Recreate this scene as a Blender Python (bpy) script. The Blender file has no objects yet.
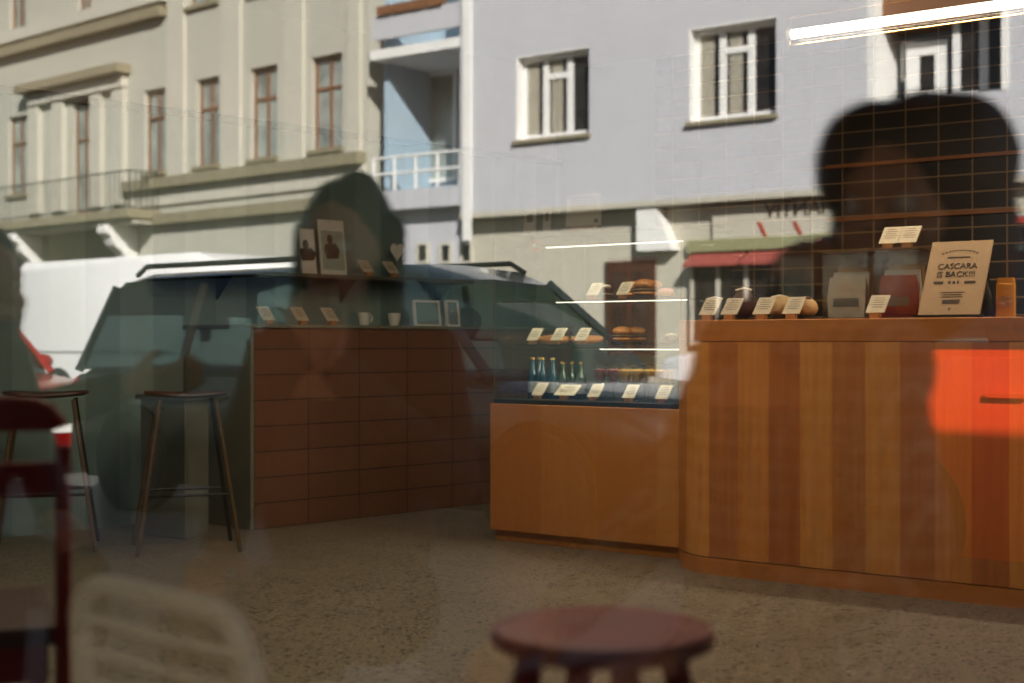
import bpy, bmesh, math, random
from mathutils import Vector, Matrix, noise
random.seed(7)
PI = math.pi
SC = bpy.context.scene
COL = SC.collection

# ------------------------------------------------------------------ camera frame
F, CX, HY, CAMZ = 1422.0, 512.0, 341.5, 1.0
YAW = math.radians(36.8)
CS, SN = math.cos(YAW), math.sin(YAW)
GL = 0.5                                   # the shop window stands at y = 0.5, street at y < 0.5

def at(px, py, D):                         # a point seen through the glass
    X = (px-CX)/F*D
    return Vector((X*CS - D*SN, X*SN + D*CS, CAMZ - (py-HY)/F*D))
def on_z(px, py, z):                       # ... on a level plane
    return at(px, py, (CAMZ-z)*F/(py-HY))
def on_y(px, py, y):                       # ... on a plane parallel to the window
    X = (px-CX)/F
    return at(px, py, y/(X*SN+CS))
def seen(px, py, D):                       # a street point whose mirror image is seen there
    p = at(px, py, D); p.y = 2*GL - p.y; return p

# ------------------------------------------------------------------ materials
def new_mat(name):
    m = bpy.data.materials.new(name); m.use_nodes = True
    nt = m.node_tree; nt.nodes.clear()
    out = nt.nodes.new('ShaderNodeOutputMaterial')
    return m, nt, out
def rgb(h):
    h = h.lstrip('#'); c = [int(h[i:i+2], 16)/255 for i in (0, 2, 4)]
    return tuple(x/12.92 if x <= .04045 else ((x+.055)/1.055)**2.4 for x in c) + (1,)
def L(nt, a, b): nt.links.new(a, b)
def mat(name, col, rough=.6, metal=0, vary=.08, scale=6, bump=0, bscale=40, spec=.5, trans=0, alpha=1, stretch=None, coat=0):
    m, nt, out = new_mat(name)
    b = nt.nodes.new('ShaderNodeBsdfPrincipled')
    c = rgb(col) if isinstance(col, str) else tuple(col)+(1,)
    tc = nt.nodes.new('ShaderNodeTexCoord')
    mp = nt.nodes.new('ShaderNodeMapping'); L(nt, tc.outputs['Object'], mp.inputs[0])
    if stretch: mp.inputs['Scale'].default_value = stretch
    no = nt.nodes.new('ShaderNodeTexNoise'); no.inputs['Scale'].default_value = scale; no.inputs['Detail'].default_value = 4
    L(nt, mp.outputs[0], no.inputs['Vector'])
    cr = nt.nodes.new('ShaderNodeValToRGB')
    cr.color_ramp.elements[0].position = .3; cr.color_ramp.elements[1].position = .7
    cr.color_ramp.elements[0].color = tuple(x*(1-vary) for x in c[:3])+(1,)
    cr.color_ramp.elements[1].color = tuple(min(1, x*(1+vary)) for x in c[:3])+(1,)
    L(nt, no.outputs[0], cr.inputs[0]); L(nt, cr.outputs[0], b.inputs['Base Color'])
    b.inputs['Roughness'].default_value = rough; b.inputs['Metallic'].default_value = metal
    b.inputs['Specular IOR Level'].default_value = spec
    b.inputs['Transmission Weight'].default_value = trans; b.inputs['Alpha'].default_value = alpha
    b.inputs['Coat Weight'].default_value = coat
    if bump:
        n2 = nt.nodes.new('ShaderNodeTexNoise'); n2.inputs['Scale'].default_value = bscale
        bp = nt.nodes.new('ShaderNodeBump'); bp.inputs['Strength'].default_value = bump; bp.inputs['Distance'].default_value = .02
        L(nt, mp.outputs[0], n2.inputs['Vector']); L(nt, n2.outputs[0], bp.inputs['Height']); L(nt, bp.outputs[0], b.inputs['Normal'])
    L(nt, b.outputs[0], out.inputs[0])
    return m
def emit(name, col, s):
    m, nt, out = new_mat(name)
    e = nt.nodes.new('ShaderNodeEmission'); e.inputs[0].default_value = rgb(col); e.inputs[1].default_value = s
    L(nt, e.outputs[0], out.inputs[0]); return m
def pane_mat(name, refl, tint=(1, 1, 1), rough=0):
    m, nt, out = new_mat(name)
    t = nt.nodes.new('ShaderNodeBsdfTransparent'); t.inputs[0].default_value = tint+(1,)
    g = nt.nodes.new('ShaderNodeBsdfGlossy'); g.inputs['Roughness'].default_value = rough
    x = nt.nodes.new('ShaderNodeMixShader'); x.inputs[0].default_value = refl
    L(nt, t.outputs[0], x.inputs[1]); L(nt, g.outputs[0], x.inputs[2]); L(nt, x.outputs[0], out.inputs[0])
    return m
def brick(name, tile, tile2, grout, w, h, mortar=.004, rough=.35, spec=.5, ax='XZ'):
    m, nt, out = new_mat(name)
    b = nt.nodes.new('ShaderNodeBsdfPrincipled')
    tc = nt.nodes.new('ShaderNodeTexCoord'); sp = nt.nodes.new('ShaderNodeSeparateXYZ'); cb = nt.nodes.new('ShaderNodeCombineXYZ')
    L(nt, tc.outputs['Object'], sp.inputs[0]); L(nt, sp.outputs[ax[0]], cb.inputs[0]); L(nt, sp.outputs[ax[1]], cb.inputs[1])
    br = nt.nodes.new('ShaderNodeTexBrick'); br.offset = 0; br.squash = 1
    br.inputs['Scale'].default_value = 1; br.inputs['Brick Width'].default_value = w; br.inputs['Row Height'].default_value = h
    br.inputs['Mortar Size'].default_value = mortar; br.inputs['Mortar Smooth'].default_value = .2; br.inputs['Bias'].default_value = 0
    br.inputs['Color1'].default_value = rgb(tile); br.inputs['Color2'].default_value = rgb(tile2); br.inputs['Mortar'].default_value = rgb(grout)
    L(nt, cb.outputs[0], br.inputs['Vector']); L(nt, br.outputs['Color'], b.inputs['Base Color'])
    b.inputs['Roughness'].default_value = rough; b.inputs['Specular IOR Level'].default_value = spec
    bp = nt.nodes.new('ShaderNodeBump'); bp.invert = True; bp.inputs['Strength'].default_value = .5; bp.inputs['Distance'].default_value = .004
    L(nt, br.outputs['Fac'], bp.inputs['Height']); L(nt, bp.outputs[0], b.inputs['Normal'])
    L(nt, b.outputs[0], out.inputs[0]); return m
def planks(name, cols, w, rough=.4, ax=0, grain=.12, off=0.0):
    """Boards running up z, each with a tone of its own, with a fine vertical grain."""
    m, nt, out = new_mat(name)
    N = nt.nodes.new
    b = N('ShaderNodeBsdfPrincipled'); tc = N('ShaderNodeTexCoord'); sp = N('ShaderNodeSeparateXYZ')
    L(nt, tc.outputs['Object'], sp.inputs[0])
    ad = N('ShaderNodeMath'); ad.operation = 'ADD'; ad.inputs[1].default_value = off+100*w; L(nt, sp.outputs[ax], ad.inputs[0])
    dv = N('ShaderNodeMath'); dv.operation = 'DIVIDE'; dv.inputs[1].default_value = w; L(nt, ad.outputs[0], dv.inputs[0])
    fl = N('ShaderNodeMath'); fl.operation = 'FLOOR'; L(nt, dv.outputs[0], fl.inputs[0])
    md = N('ShaderNodeMath'); md.operation = 'MODULO'; md.inputs[1].default_value = len(cols); L(nt, fl.outputs[0], md.inputs[0])
    d2 = N('ShaderNodeMath'); d2.operation = 'DIVIDE'; d2.inputs[1].default_value = len(cols); L(nt, md.outputs[0], d2.inputs[0])
    cr = N('ShaderNodeValToRGB'); cr.color_ramp.interpolation = 'CONSTANT'
    el = cr.color_ramp.elements
    while len(el) < len(cols): el.new(.5)
    for i, c in enumerate(cols): el[i].position = max(0, i/len(cols)-.01); el[i].color = rgb(c)
    L(nt, d2.outputs[0], cr.inputs[0])
    mp = N('ShaderNodeMapping'); mp.inputs['Scale'].default_value = (60, 60, 2); L(nt, tc.outputs['Object'], mp.inputs[0])
    no = N('ShaderNodeTexNoise'); no.inputs['Scale'].default_value = 1; no.inputs['Detail'].default_value = 3; L(nt, mp.outputs[0], no.inputs['Vector'])
    mr = N('ShaderNodeMapRange'); mr.inputs['From Min'].default_value = .3; mr.inputs['From Max'].default_value = .7
    mr.inputs['To Min'].default_value = 1-grain; mr.inputs['To Max'].default_value = 1+grain; L(nt, no.outputs[0], mr.inputs[0])
    vm = N('ShaderNodeVectorMath'); vm.operation = 'SCALE'; L(nt, cr.outputs[0], vm.inputs[0]); L(nt, mr.outputs[0], vm.inputs['Scale'])
    L(nt, vm.outputs[0], b.inputs['Base Color']); b.inputs['Roughness'].default_value = rough
    L(nt, b.outputs[0], out.inputs[0]); return m
def terrazzo(name):
    m, nt, out = new_mat(name); N = nt.nodes.new
    b = N('ShaderNodeBsdfPrincipled'); tc = N('ShaderNodeTexCoord')
    no = N('ShaderNodeTexNoise'); no.inputs['Scale'].default_value = 2.2; L(nt, tc.outputs['Object'], no.inputs['Vector'])
    c1 = N('ShaderNodeValToRGB'); c1.color_ramp.elements[0].color = rgb('736a5a'); c1.color_ramp.elements[1].color = rgb('857b6a')
    L(nt, no.outputs[0], c1.inputs[0])
    prev = c1.outputs[0]
    for sc, th, col, fr in ((26, .25, '120e0b', .78), (38, .28, '1a1511', .62), (54, .32, '231c16', .5), (32, .2, 'a89a82', .75)):
        vo = N('ShaderNodeTexVoronoi'); vo.inputs['Scale'].default_value = sc; L(nt, tc.outputs['Object'], vo.inputs['Vector'])
        wn = N('ShaderNodeTexWhiteNoise'); L(nt, vo.outputs['Position'], wn.inputs['Vector'])
        lt = N('ShaderNodeMath'); lt.operation = 'LESS_THAN'; lt.inputs[1].default_value = th; L(nt, vo.outputs['Distance'], lt.inputs[0])
        gt = N('ShaderNodeMath'); gt.operation = 'GREATER_THAN'; gt.inputs[1].default_value = fr; L(nt, wn.outputs['Value'], gt.inputs[0])
        mu = N('ShaderNodeMath'); mu.operation = 'MULTIPLY'; L(nt, lt.outputs[0], mu.inputs[0]); L(nt, gt.outputs[0], mu.inputs[1])
        mx = N('ShaderNodeMix'); mx.data_type = 'RGBA'; mx.inputs[7].default_value = rgb(col)
        L(nt, mu.outputs[0], mx.inputs[0]); L(nt, prev, mx.inputs[6]); prev = mx.outputs[2]
    L(nt, prev, b.inputs['Base Color']); b.inputs['Roughness'].default_value = .38
    L(nt, b.outputs[0], out.inputs[0]); return m
def plaid(name, a, bcol, line):
    m, nt, out = new_mat(name); N = nt.nodes.new
    b = N('ShaderNodeBsdfPrincipled'); tc = N('ShaderNodeTexCoord'); sp = N('ShaderNodeSeparateXYZ'); L(nt, tc.outputs['Object'], sp.inputs[0])
    prev = None
    base = N('ShaderNodeRGB'); base.outputs[0].default_value = rgb(a); prev = base.outputs[0]
    for axis, per, wd, col in ((0, .06, .4, bcol), (2, .06, .4, bcol), (0, .03, .16, line), (2, .03, .16, line)):
        d = N('ShaderNodeMath'); d.operation = 'DIVIDE'; d.inputs[1].default_value = per; L(nt, sp.outputs[axis], d.inputs[0])
        fr = N('ShaderNodeMath'); fr.operation = 'FRACT'; L(nt, d.outputs[0], fr.inputs[0])
        lt = N('ShaderNodeMath'); lt.operation = 'LESS_THAN'; lt.inputs[1].default_value = wd; L(nt, fr.outputs[0], lt.inputs[0])
        ml = N('ShaderNodeMath'); ml.operation = 'MULTIPLY'; ml.inputs[1].default_value = .6; L(nt, lt.outputs[0], ml.inputs[0])
        mx = N('ShaderNodeMix'); mx.data_type = 'RGBA'; mx.inputs[7].default_value = rgb(col)
        L(nt, ml.outputs[0], mx.inputs[0]); L(nt, prev, mx.inputs[6]); prev = mx.outputs[2]
    L(nt, prev, b.inputs['Base Color']); b.inputs['Roughness'].default_value = .9
    L(nt, b.outputs[0], out.inputs[0]); return m

M = {}
M['shopglass'] = pane_mat('shop window glass', .30, (.95, .97, .96))
M['caseglass'] = pane_mat('display case glass', .05, (.95, .975, .97))
M['shelfglass'] = pane_mat('shelf glass', .06, (.90, .96, .95))
M['acrylic'] = pane_mat('clear acrylic', .10, (.9, .9, .88), .05)
M['carglass'] = pane_mat('car window glass', .10, (.22, .28, .27), .02)
M['houseglass'] = mat('house window glass', '2a2622', .08, vary=.5, scale=3, spec=.6)
M['frameglass'] = pane_mat('drink glass', .12, (.93, .95, .93), .03)
M['terrazzo'] = terrazzo('terrazzo floor')
M['counter'] = planks('counter veneer planks', ['d18a40', 'b46b30', 'c97f38', 'ae642c', 'd08a41', 'b67034'], .142)
M['veneer'] = planks('display case veneer', ['c4803e', 'c07b3a', 'c88543', 'ba7535'], .33, off=.1, grain=.05)
M['band'] = mat('counter edge veneer', 'ba7232', .4, vary=.12, scale=3, stretch=(1, 8, 8))
M['kick'] = planks('kick board', ['c8843f', 'bf7b38'], .33)
M['bartile'] = brick('brown bar tiles', '6f4933', '774f39', '281c15', .36, .137, .003, .55)
M['walltile'] = brick('dark wall tiles', '2e231d', '3a2d25', 'b8946a', .205, .105, .0045, .4, .35)
M['teal'] = planks('grey green wall boards', ['7d8c80', '87968a', '74847a', '82918a', '6f8076'], .205, .55, ax=1, grain=.03)
M['tealplain'] = mat('grey green paint', '7d8f86', .6, vary=.04)
M['grey'] = mat('grey green laminate', '78796b', .55, vary=.05)
M['greydark'] = mat('dark grey laminate', '55564c', .55, vary=.05)
M['plaster'] = mat('white plaster', 'cfcdc6', .85, vary=.03)
M['red'] = mat('dark red lacquer', '85201a', .55, vary=.15, scale=9, spec=.3)
M['blacksteel'] = mat('black steel', '15130f', .4, vary=.1)
M['steel'] = mat('warm steel', '7d6a50', .35, metal=.7, vary=.1)
M['seatwood'] = mat('dark brown stool seat', '4a2c20', .45, vary=.2, stretch=(2, 14, 14))
M['holder'] = mat('light wood card holder', 'b07a48', .5, vary=.1)
M['card'] = mat('cream card', 'c6b9a2', .8, vary=.03)
M['whitecard'] = mat('white card', 'e4e2da', .8, vary=.02)
M['ink'] = mat('dark print', '4a3f37', .8, vary=.02)
M['board'] = mat('kraft sign board', 'b19474', .8, vary=.04)
M['black'] = mat('black', '12110f', .5, vary=.1)
M['tray'] = mat('black tray', '1b1815', .45, vary=.1)
M['crust'] = mat('golden bread crust', 'c07a34', .55, vary=.35, scale=18, bump=.3)
M['crustpale'] = mat('floured crust', 'caa878', .8, vary=.25, scale=14, bump=.3)
M['crustdark'] = mat('dark bread crust', '4e2c1c', .6, vary=.3, scale=16, bump=.3)
M['filling'] = mat('brown green filling', '5b4a26', .7, vary=.4, scale=40)
M['cream'] = mat('whipped cream', 'e8ddcb', .6, vary=.03)
M['choc'] = mat('chocolate cake', '3a2014', .6, vary=.2)
M['pink'] = mat('pink icing', 'd89a92', .5, vary=.08)
M['dessert'] = mat('amber dessert', 'e0a548', .3, vary=.4, scale=30)
M['berry'] = mat('red berry dessert', '7a1f22', .3, vary=.3, scale=30)
M['bluebottle'] = mat('dark blue bottle glass', '10303c', .12, vary=.1, spec=.8)
M['greenbottle'] = mat('dark green bottle glass', '1e3020', .12, vary=.1, spec=.8)
M['labelpaper'] = mat('bottle label', '8d8f8c', .7, vary=.1)
M['gold'] = mat('gold cap', 'b08a45', .3, metal=.8)
M['yellow'] = mat('yellow carton', 'd9a336', .6, vary=.1)
M['redbox'] = mat('red plastic', 'a5382a', .5)
M['mag1'] = mat('magazine cover grey green', '9fb0a6', .5, vary=.1)
M['paper'] = mat('paper white', 'dcdad2', .7, vary=.03)
M['skin'] = mat('skin', 'b98366', .55, vary=.08, scale=20)
M['hairblack'] = mat('black hair', '16110e', .6, vary=.4, scale=50, stretch=(1, 1, .3))
M['hairbrown'] = mat('brown hair', '3a2517', .65, vary=.4, scale=50)
M['plaid'] = plaid('plaid shirt', '38424f', '1c1f26', 'a9a49a')
M['jumper'] = mat('dark brown jumper', '4b382e', .95, vary=.1, bump=.3, bscale=150)
M['coat'] = mat('dark coat', '2b2723', .9, vary=.1)
M['denim'] = mat('dark trousers', '14161b', .9, vary=.15)
M['shoe'] = mat('black shoe leather', '14110f', .4)
M['eye'] = mat('eye white', 'd8d2c8', .2); M['lip'] = mat('lips', '8d4c44', .5)
M['wallC'] = mat('pale blue render', 'bcbcc0', .9, vary=.03, scale=1.5)
M['whitetrim'] = mat('white painted trim', 'e6e4df', .6, vary=.02)
M['wallB'] = mat('pale stucco', 'b7b4a6', .9, vary=.03, scale=1.5)
M['stucco'] = mat('cream stucco trim', 'c2bdae', .85, vary=.04)
M['olive'] = mat('weathered ledge', '8a8168', .9, vary=.12)
M['loggia'] = mat('blue grey render', '9fb4c2', .9, vary=.03)
M['brownframe'] = mat('brown window timber', '7a5236', .6, vary=.1)
M['shopfront'] = mat('beige shop front', 'b9b3a2', .85, vary=.05)
M['sageband'] = mat('sage lintel', '8b8c66', .8, vary=.05)
M['awning'] = mat('red awning cloth', '96483f', .8, vary=.1)
M['letter'] = mat('brown lettering', '4a3a26', .7); M['redletter'] = mat('red lettering', 'a03a22', .7)
M['paleglass'] = mat('window glass with painted sky reflection', '8d938c', .06, vary=.45, scale=1.6, spec=.8)  # pale colour stands in for sky reflected in the panes
M['curtain'] = mat('net curtain', '9a9484', .9, vary=.3, scale=6, stretch=(14, 1, 1))
M['darkdoor'] = mat('dark brown door', '3a2517', .5, vary=.2, stretch=(8, 8, 1))
M['iron'] = mat('wrought iron', '2c2924', .6)
M['asphalt'] = mat('asphalt', '4a4845', .95, vary=.15, scale=20)
M['pavement'] = mat('stone pavement', '55514a', .9, vary=.12, scale=12)
M['vanwhite'] = mat('white van paint', 'f0efec', .45, vary=.01, coat=.3)
M['darkcar'] = mat('dark petrol car paint', '0d1515', .25, vary=.05, coat=.6)
M['redcar'] = mat('red car paint', '8a100d', .3, vary=.03, coat=.5)
M['orangecar'] = mat('orange red car paint', 'd23a1a', .3, vary=.03, coat=.5)
M['tyre'] = mat('tyre rubber', '15151a', .85); M['rim'] = mat('alloy rim', '4a4844', .35, metal=.6)
M['lamplens'] = mat('lamp lens', 'd9dee0', .1, spec=.8); M['redlens'] = mat('red lens', '8a1512', .2)
M['seatpale'] = mat('pale car seat', 'b9bdb6', .8); M['chrome'] = mat('chrome', 'cfcfcf', .12, metal=1)
M['whitewire'] = mat('white powder coated steel', 'eeefec', .45, vary=.03)
M['tube'] = emit('lamp tube glow', 'ffe9cf', 9.0)
M['led'] = emit('led strip glow', 'fff0d8', 4.0)

# ------------------------------------------------------------------ geometry collector
class G:
    def __init__(s): s.v = []; s.f = []
    def add(s, vs, fs, T=None):
        o = len(s.v)
        s.v += [tuple(T @ Vector(p)) if T else tuple(p) for p in vs]
        s.f += [tuple(o+i for i in f) for f in fs]; return s
    def box(s, x0, y0, z0, x1, y1, z1, T=None):
        vs = [(x, y, z) for z in (z0, z1) for y in (y0, y1) for x in (x0, x1)]
        return s.add(vs, [(0, 2, 3, 1), (4, 5, 7, 6), (0, 1, 5, 4), (1, 3, 7, 5), (3, 2, 6, 7), (2, 0, 4, 6)], T)
    def cbox(s, c, d, rz=0, rx=0):
        T = Matrix.Translation(c) @ Matrix.Rotation(rz, 4, 'Z') @ Matrix.Rotation(rx, 4, 'X')
        a = [k/2 for k in d]; return s.box(-a[0], -a[1], -a[2], a[0], a[1], a[2], T)
    def rings(s, R, cap=True, loop=True, T=None):
        n = len(R[0]); vs = [p for r in R for p in r]; fs = []
        for i in range(len(R)-1):
            for j in range(n if loop else n-1):
                k = (j+1) % n; fs.append((i*n+j, i*n+k, (i+1)*n+k, (i+1)*n+j))
        if cap: fs += [tuple(range(n-1, -1, -1)), tuple((len(R)-1)*n+j for j in range(n))]
        return s.add(vs, fs, T)
    def lathe(s, prof, n=24, c=(0, 0, 0), T=None):
        return s.rings([[(c[0]+max(r, 1e-4)*math.cos(2*PI*j/n), c[1]+max(r, 1e-4)*math.sin(2*PI*j/n), c[2]+z) for j in range(n)] for r, z in prof], T=T)
    def tube(s, pts, r, n=8, closed=False):
        pts = [Vector(p) for p in pts]; R = []; up = None
        rr = r if hasattr(r, '__len__') else [r]*len(pts)
        for i, p in enumerate(pts):
            if closed: d = pts[(i+1) % len(pts)]-pts[i-1]
            else: d = (pts[min(i+1, len(pts)-1)]-pts[max(i-1, 0)])
            d.normalize()
            if up is None: up = d.orthogonal().normalized()
            up = (up - d*up.dot(d)); up = up.normalized() if up.length > 1e-6 else d.orthogonal().normalized()
            w = d.cross(up)
            R.append([p+(up*math.cos(2*PI*j/n)+w*math.sin(2*PI*j/n))*rr[i] for j in range(n)])
        if closed: R.append(R[0]); return s.rings(R, cap=False)
        return s.rings(R)
    def ball(s, c, r, nu=20, nv=12, T=None, fn=None):
        r = r if hasattr(r, '__len__') else (r, r, r); R = []
        for i in range(nv+1):
            a = -PI/2+PI*i/nv; ca = max(math.cos(a), 1e-3); ring = []
            for j in range(nu):
                t = 2*PI*j/nu; k = fn(t, a) if fn else 1
                ring.append((c[0]+r[0]*ca*math.cos(t)*k, c[1]+r[1]*ca*math.sin(t)*k, c[2]+r[2]*math.sin(a)*k))
            R.append(ring)
        return s.rings(R, T=T)
    def rcone(s, a, b, ra, rb, n=14):
        a = Vector(a); b = Vector(b); d = (b-a).normalized(); pts = []; rr = []
        for k in range(5, 0, -1): t = k/5*PI/2; pts.append(a-d*ra*math.sin(t)); rr.append(max(ra*math.cos(t), 1e-3))
        pts.append(a); rr.append(ra); pts.append(b); rr.append(rb)
        for k in range(1, 6): t = k/5*PI/2; pts.append(b+d*rb*math.sin(t)); rr.append(max(rb*math.cos(t), 1e-3))
        return s.tube(pts, rr, n)
    def prism(s, poly, z0, z1, T=None):
        n = len(poly); return s.rings([[(x, y, z0) for x, y in poly], [(x, y, z1) for x, y in poly]], T=T)
    def build(s, name, m, parent=None, bevel=0, angle=35, at=None, kind=None, off=None):
        me = bpy.data.meshes.new(name); bm = bmesh.new()
        o = Vector(off) if off is not None else Vector((0, 0, 0))
        V = [bm.verts.new(Vector(p)-o) for p in s.v]
        for f in s.f:
            try: bm.faces.new([V[i] for i in f])
            except ValueError: pass
        bmesh.ops.recalc_face_normals(bm, faces=bm.faces)
        bm.to_mesh(me); bm.free()
        me.materials.append(m)
        for p in me.polygons: p.use_smooth = True
        me.set_sharp_from_angle(angle=math.radians(angle))
        ob = bpy.data.objects.new(name, me); COL.objects.link(ob)
        if parent: ob.parent = parent
        if at is not None: ob.location = at
        if kind: ob['kind'] = kind
        if bevel:
            b = ob.modifiers.new('edge', 'BEVEL'); b.width = bevel; b.segments = 2; b.limit_method = 'ANGLE'
        return ob

def thing(name, label, cat, loc=(0, 0, 0), rz=0, group=None):
    o = bpy.data.objects.new(name, None); COL.objects.link(o); o.empty_display_size = .1
    o.location = loc; o.rotation_euler = (0, 0, rz); o['label'] = label; o['category'] = cat
    if group: o['group'] = group
    return o
def tag(o, label, cat, group=None):
    o['label'] = label; o['category'] = cat
    if group: o['group'] = group
    return o
def dup(src, loc, rz, label, group=None):
    r = src.copy(); COL.objects.link(r); r.location = loc; r.rotation_euler = (0, 0, rz); r['label'] = label
    if group: r['group'] = group
    for ch in list(src.children):
        c = ch.copy(); COL.objects.link(c); c.parent = r
        for g in ch.children:
            e = g.copy(); COL.objects.link(e); e.parent = c
    return r
def text_geo(g, body, size, T, depth=.0012, align='CENTER'):
    cu = bpy.data.curves.new('t', 'FONT'); cu.body = body; cu.size = size; cu.align_x = align; cu.align_y = 'CENTER'; cu.extrude = depth
    ob = bpy.data.objects.new('t', cu); COL.objects.link(ob)
    dg = bpy.context.evaluated_depsgraph_get(); me = bpy.data.meshes.new_from_object(ob.evaluated_get(dg))
    g.add([v.co.copy() for v in me.vertices], [tuple(p.vertices) for p in me.polygons], T)
    bpy.data.objects.remove(ob); bpy.data.curves.remove(cu); bpy.data.meshes.remove(me)
def struct(g, name, m, bevel=0, parent=None, at=None):
    return g.build(name, m, parent, bevel, at=at, kind=None if parent else 'structure')
def holed(g, x0, x1, z0, z1, holes, y0, y1, T=None):
    """A wall in the xz plane, y0..y1 thick, with rectangular openings (x0, x1, z0, z1)."""
    xs = sorted({x0, x1, *[min(max(k, x0), x1) for h in holes for k in h[:2]]})
    zs = sorted({z0, z1, *[min(max(k, z0), z1) for h in holes for k in h[2:4]]})
    for a, b in zip(xs, xs[1:]):
        run = None
        for c, d in zip(zs, zs[1:]):
            mx, mz = (a+b)/2, (c+d)/2
            if any(h[0] < mx < h[1] and h[2] < mz < h[3] for h in holes):
                if run: g.box(a, y0, run[0], b, y1, run[1], T); run = None
            else: run = (run[0], d) if run else (c, d)
        if run: g.box(a, y0, run[0], b, y1, run[1], T)

# ------------------------------------------------------------------ room shell
CEIL, BACK, RIGHT = 2.95, 8.4, 3.2
t_dir = Vector((.133, .991, 0)).normalized()          # the left wall and the tiled bar run this way
e_dir = Vector((-t_dir.y, t_dir.x, 0))
A = on_z(254, 530, 0)                                  # near corner of the tiled bar
def tb(x, y, z=0): return A + t_dir*x + e_dir*y + Vector((0, 0, z))    # along the bar, away from the room
TBROT = math.atan2(t_dir.y, t_dir.x)
W0, W1 = tb(-5.6, .66), tb(4.2, .66)
struct(G().prism([(W0.x-.6, GL-.1), (RIGHT+.2, GL-.1), (RIGHT+.2, BACK+.2), (W0.x-.6, BACK+.2)], -.12, 0), 'floor', M['terrazzo'])
struct(G().box(W0.x-.6, GL-.1, CEIL, RIGHT+.2, BACK+.2, CEIL+.15), 'ceiling', M['plaster'])
def strip_wall(z0, z1, thick, y=0.66):
    g = G(); g.box(-5.4, y, z0, 3.6, y+thick, z1); return g
wl = struct(strip_wall(0, 2.28, .12), 'wall_left', None or planks('wall boards', ['78918d', '849d98', '6f8885', '7f9894', '698280'], .205, .55, ax=0, grain=.03)); wl.location = A; wl.rotation_euler.z = TBROT
w2 = struct(strip_wall(2.28, CEIL, .12, .70), 'wall_left_upper', M['plaster']); w2.location = A; w2.rotation_euler.z = TBROT
tl = struct(G().box(-5.4, .63, 2.26, 3.6, .67, 2.30), 'trim_1', M['greydark']); tl.location = A; tl.rotation_euler.z = TBROT
sx = on_y(655, 100, BACK).x
struct(G().box(sx, BACK, 0, RIGHT+.2, BACK+.15, CEIL), 'wall_back', M['walltile'])
struct(G().box(W0.x-.6, BACK, 0, sx, BACK+.15, CEIL), 'wall_back_painted', M['tealplain'])
struct(G().box(RIGHT, GL-.1, 0, RIGHT+.2, BACK, CEIL), 'wall_right', M['plaster'])
struct(G().box(W0.x-.6, GL-.1, 0, W0.x-.45, BACK, CEIL), 'wall_far_left', M['plaster'])
wins = [(-5.6, -2.45), (-2.3, 1.3), (1.45, 3.0)]
g = G(); holed(g, W0.x-.6, RIGHT+.2, -.12, 3.5, [(a, b, .12, 2.72) for a, b in wins], GL-.12, GL+.1)
struct(g, 'wall_front', M['plaster'])
struct(G().box(W0.x-.6, GL-2.6, 2.86, RIGHT+.2, GL-.121, 3.0), 'added_shade_canopy', M['greydark'])  # unseen canopy, added to keep the people and near pavement in shade
for i, (a, b) in enumerate(wins):
    g = G()
    for x0, x1, z0, z1 in ((a, a+.06, .12, 2.72), (b-.06, b, .12, 2.72), (a+.06, b-.06, .12, .18), (a+.06, b-.06, 2.66, 2.72)):
        g.box(x0, GL-.05, z0, x1, GL+.05, z1)
    fr = struct(g, 'window_%d' % (i+1), M['blacksteel'])
    G().box(a+.055, GL-.0, .175, b-.055, GL+.006, 2.665).build('pane', M['shopglass'], fr)
# thin wooden ledges on the tile wall
for py in (161, 214):
    p0 = on_y(826, py+6, BACK-.03); p1 = on_y(1090, py, BACK-.03)
    z = p0.z
    struct(G().box(p0.x, BACK-.035, z-.012, p0.x+3.2, BACK, z+.010), 'trim_%d' % (2 if py < 200 else 3), M['band'])

# ------------------------------------------------------------------ tiled bar
bar = thing('tiled_bar', 'long bar clad in brown stacked tiles along the grey green wall', 'bar', A, TBROT)
BH = 1.092; BL = 2.52
brx = G().box(0, 0, 0.0, BL, .02, BH-.02).build('tile_front', M['bartile'], bar); brx.location = (0, 0, 0)
G().box(.0, .021, 0, BL, .62, BH-.02).build('body', M['greydark'], bar)
G().box(-.022, .0, 0, -.001, .62, BH-.02).build('end_panel', M['grey'], bar)
G().box(-.03, -.01, BH-.019, BL, .64, BH).build('top', M['grey'], bar, .003)
# grey cabinet and wall ledge left of the bar
pc = on_z(112, 553, 0); pc2 = tb(-.9, .05)
cab = thing('grey_cabinet', 'low grey cabinet behind the bar stools left of the tiled bar', 'cabinet', (0, 0, 0))
u0 = on_z(76, 545, 0)
ca = G(); u0 += Vector((-.06, .44, 0)); pc += Vector((-.07, .50, 0)); ca.prism([(u0.x, u0.y), (pc.x, pc.y), (pc.x-.12, pc.y+.26), (u0.x-.1, u0.y+.26)], 0, .70)
ca.build('body', M['grey'], cab, .004)
G().prism([(u0.x-.02, u0.y-.02), (pc.x+.02, pc.y-.02), (pc.x-.10, pc.y+.28), (u0.x-.12, u0.y+.28)], .701, .725).build('top', M['greydark'], cab)
G().tube([Vector((u0.x*.5+pc.x*.5-.06, u0.y*.5+pc.y*.5-.02, .66)), Vector((u0.x*.5+pc.x*.5+.06, u0.y*.5+pc.y*.5-.04, .66))], .006).build('handle', M['blacksteel'], cab)
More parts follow.
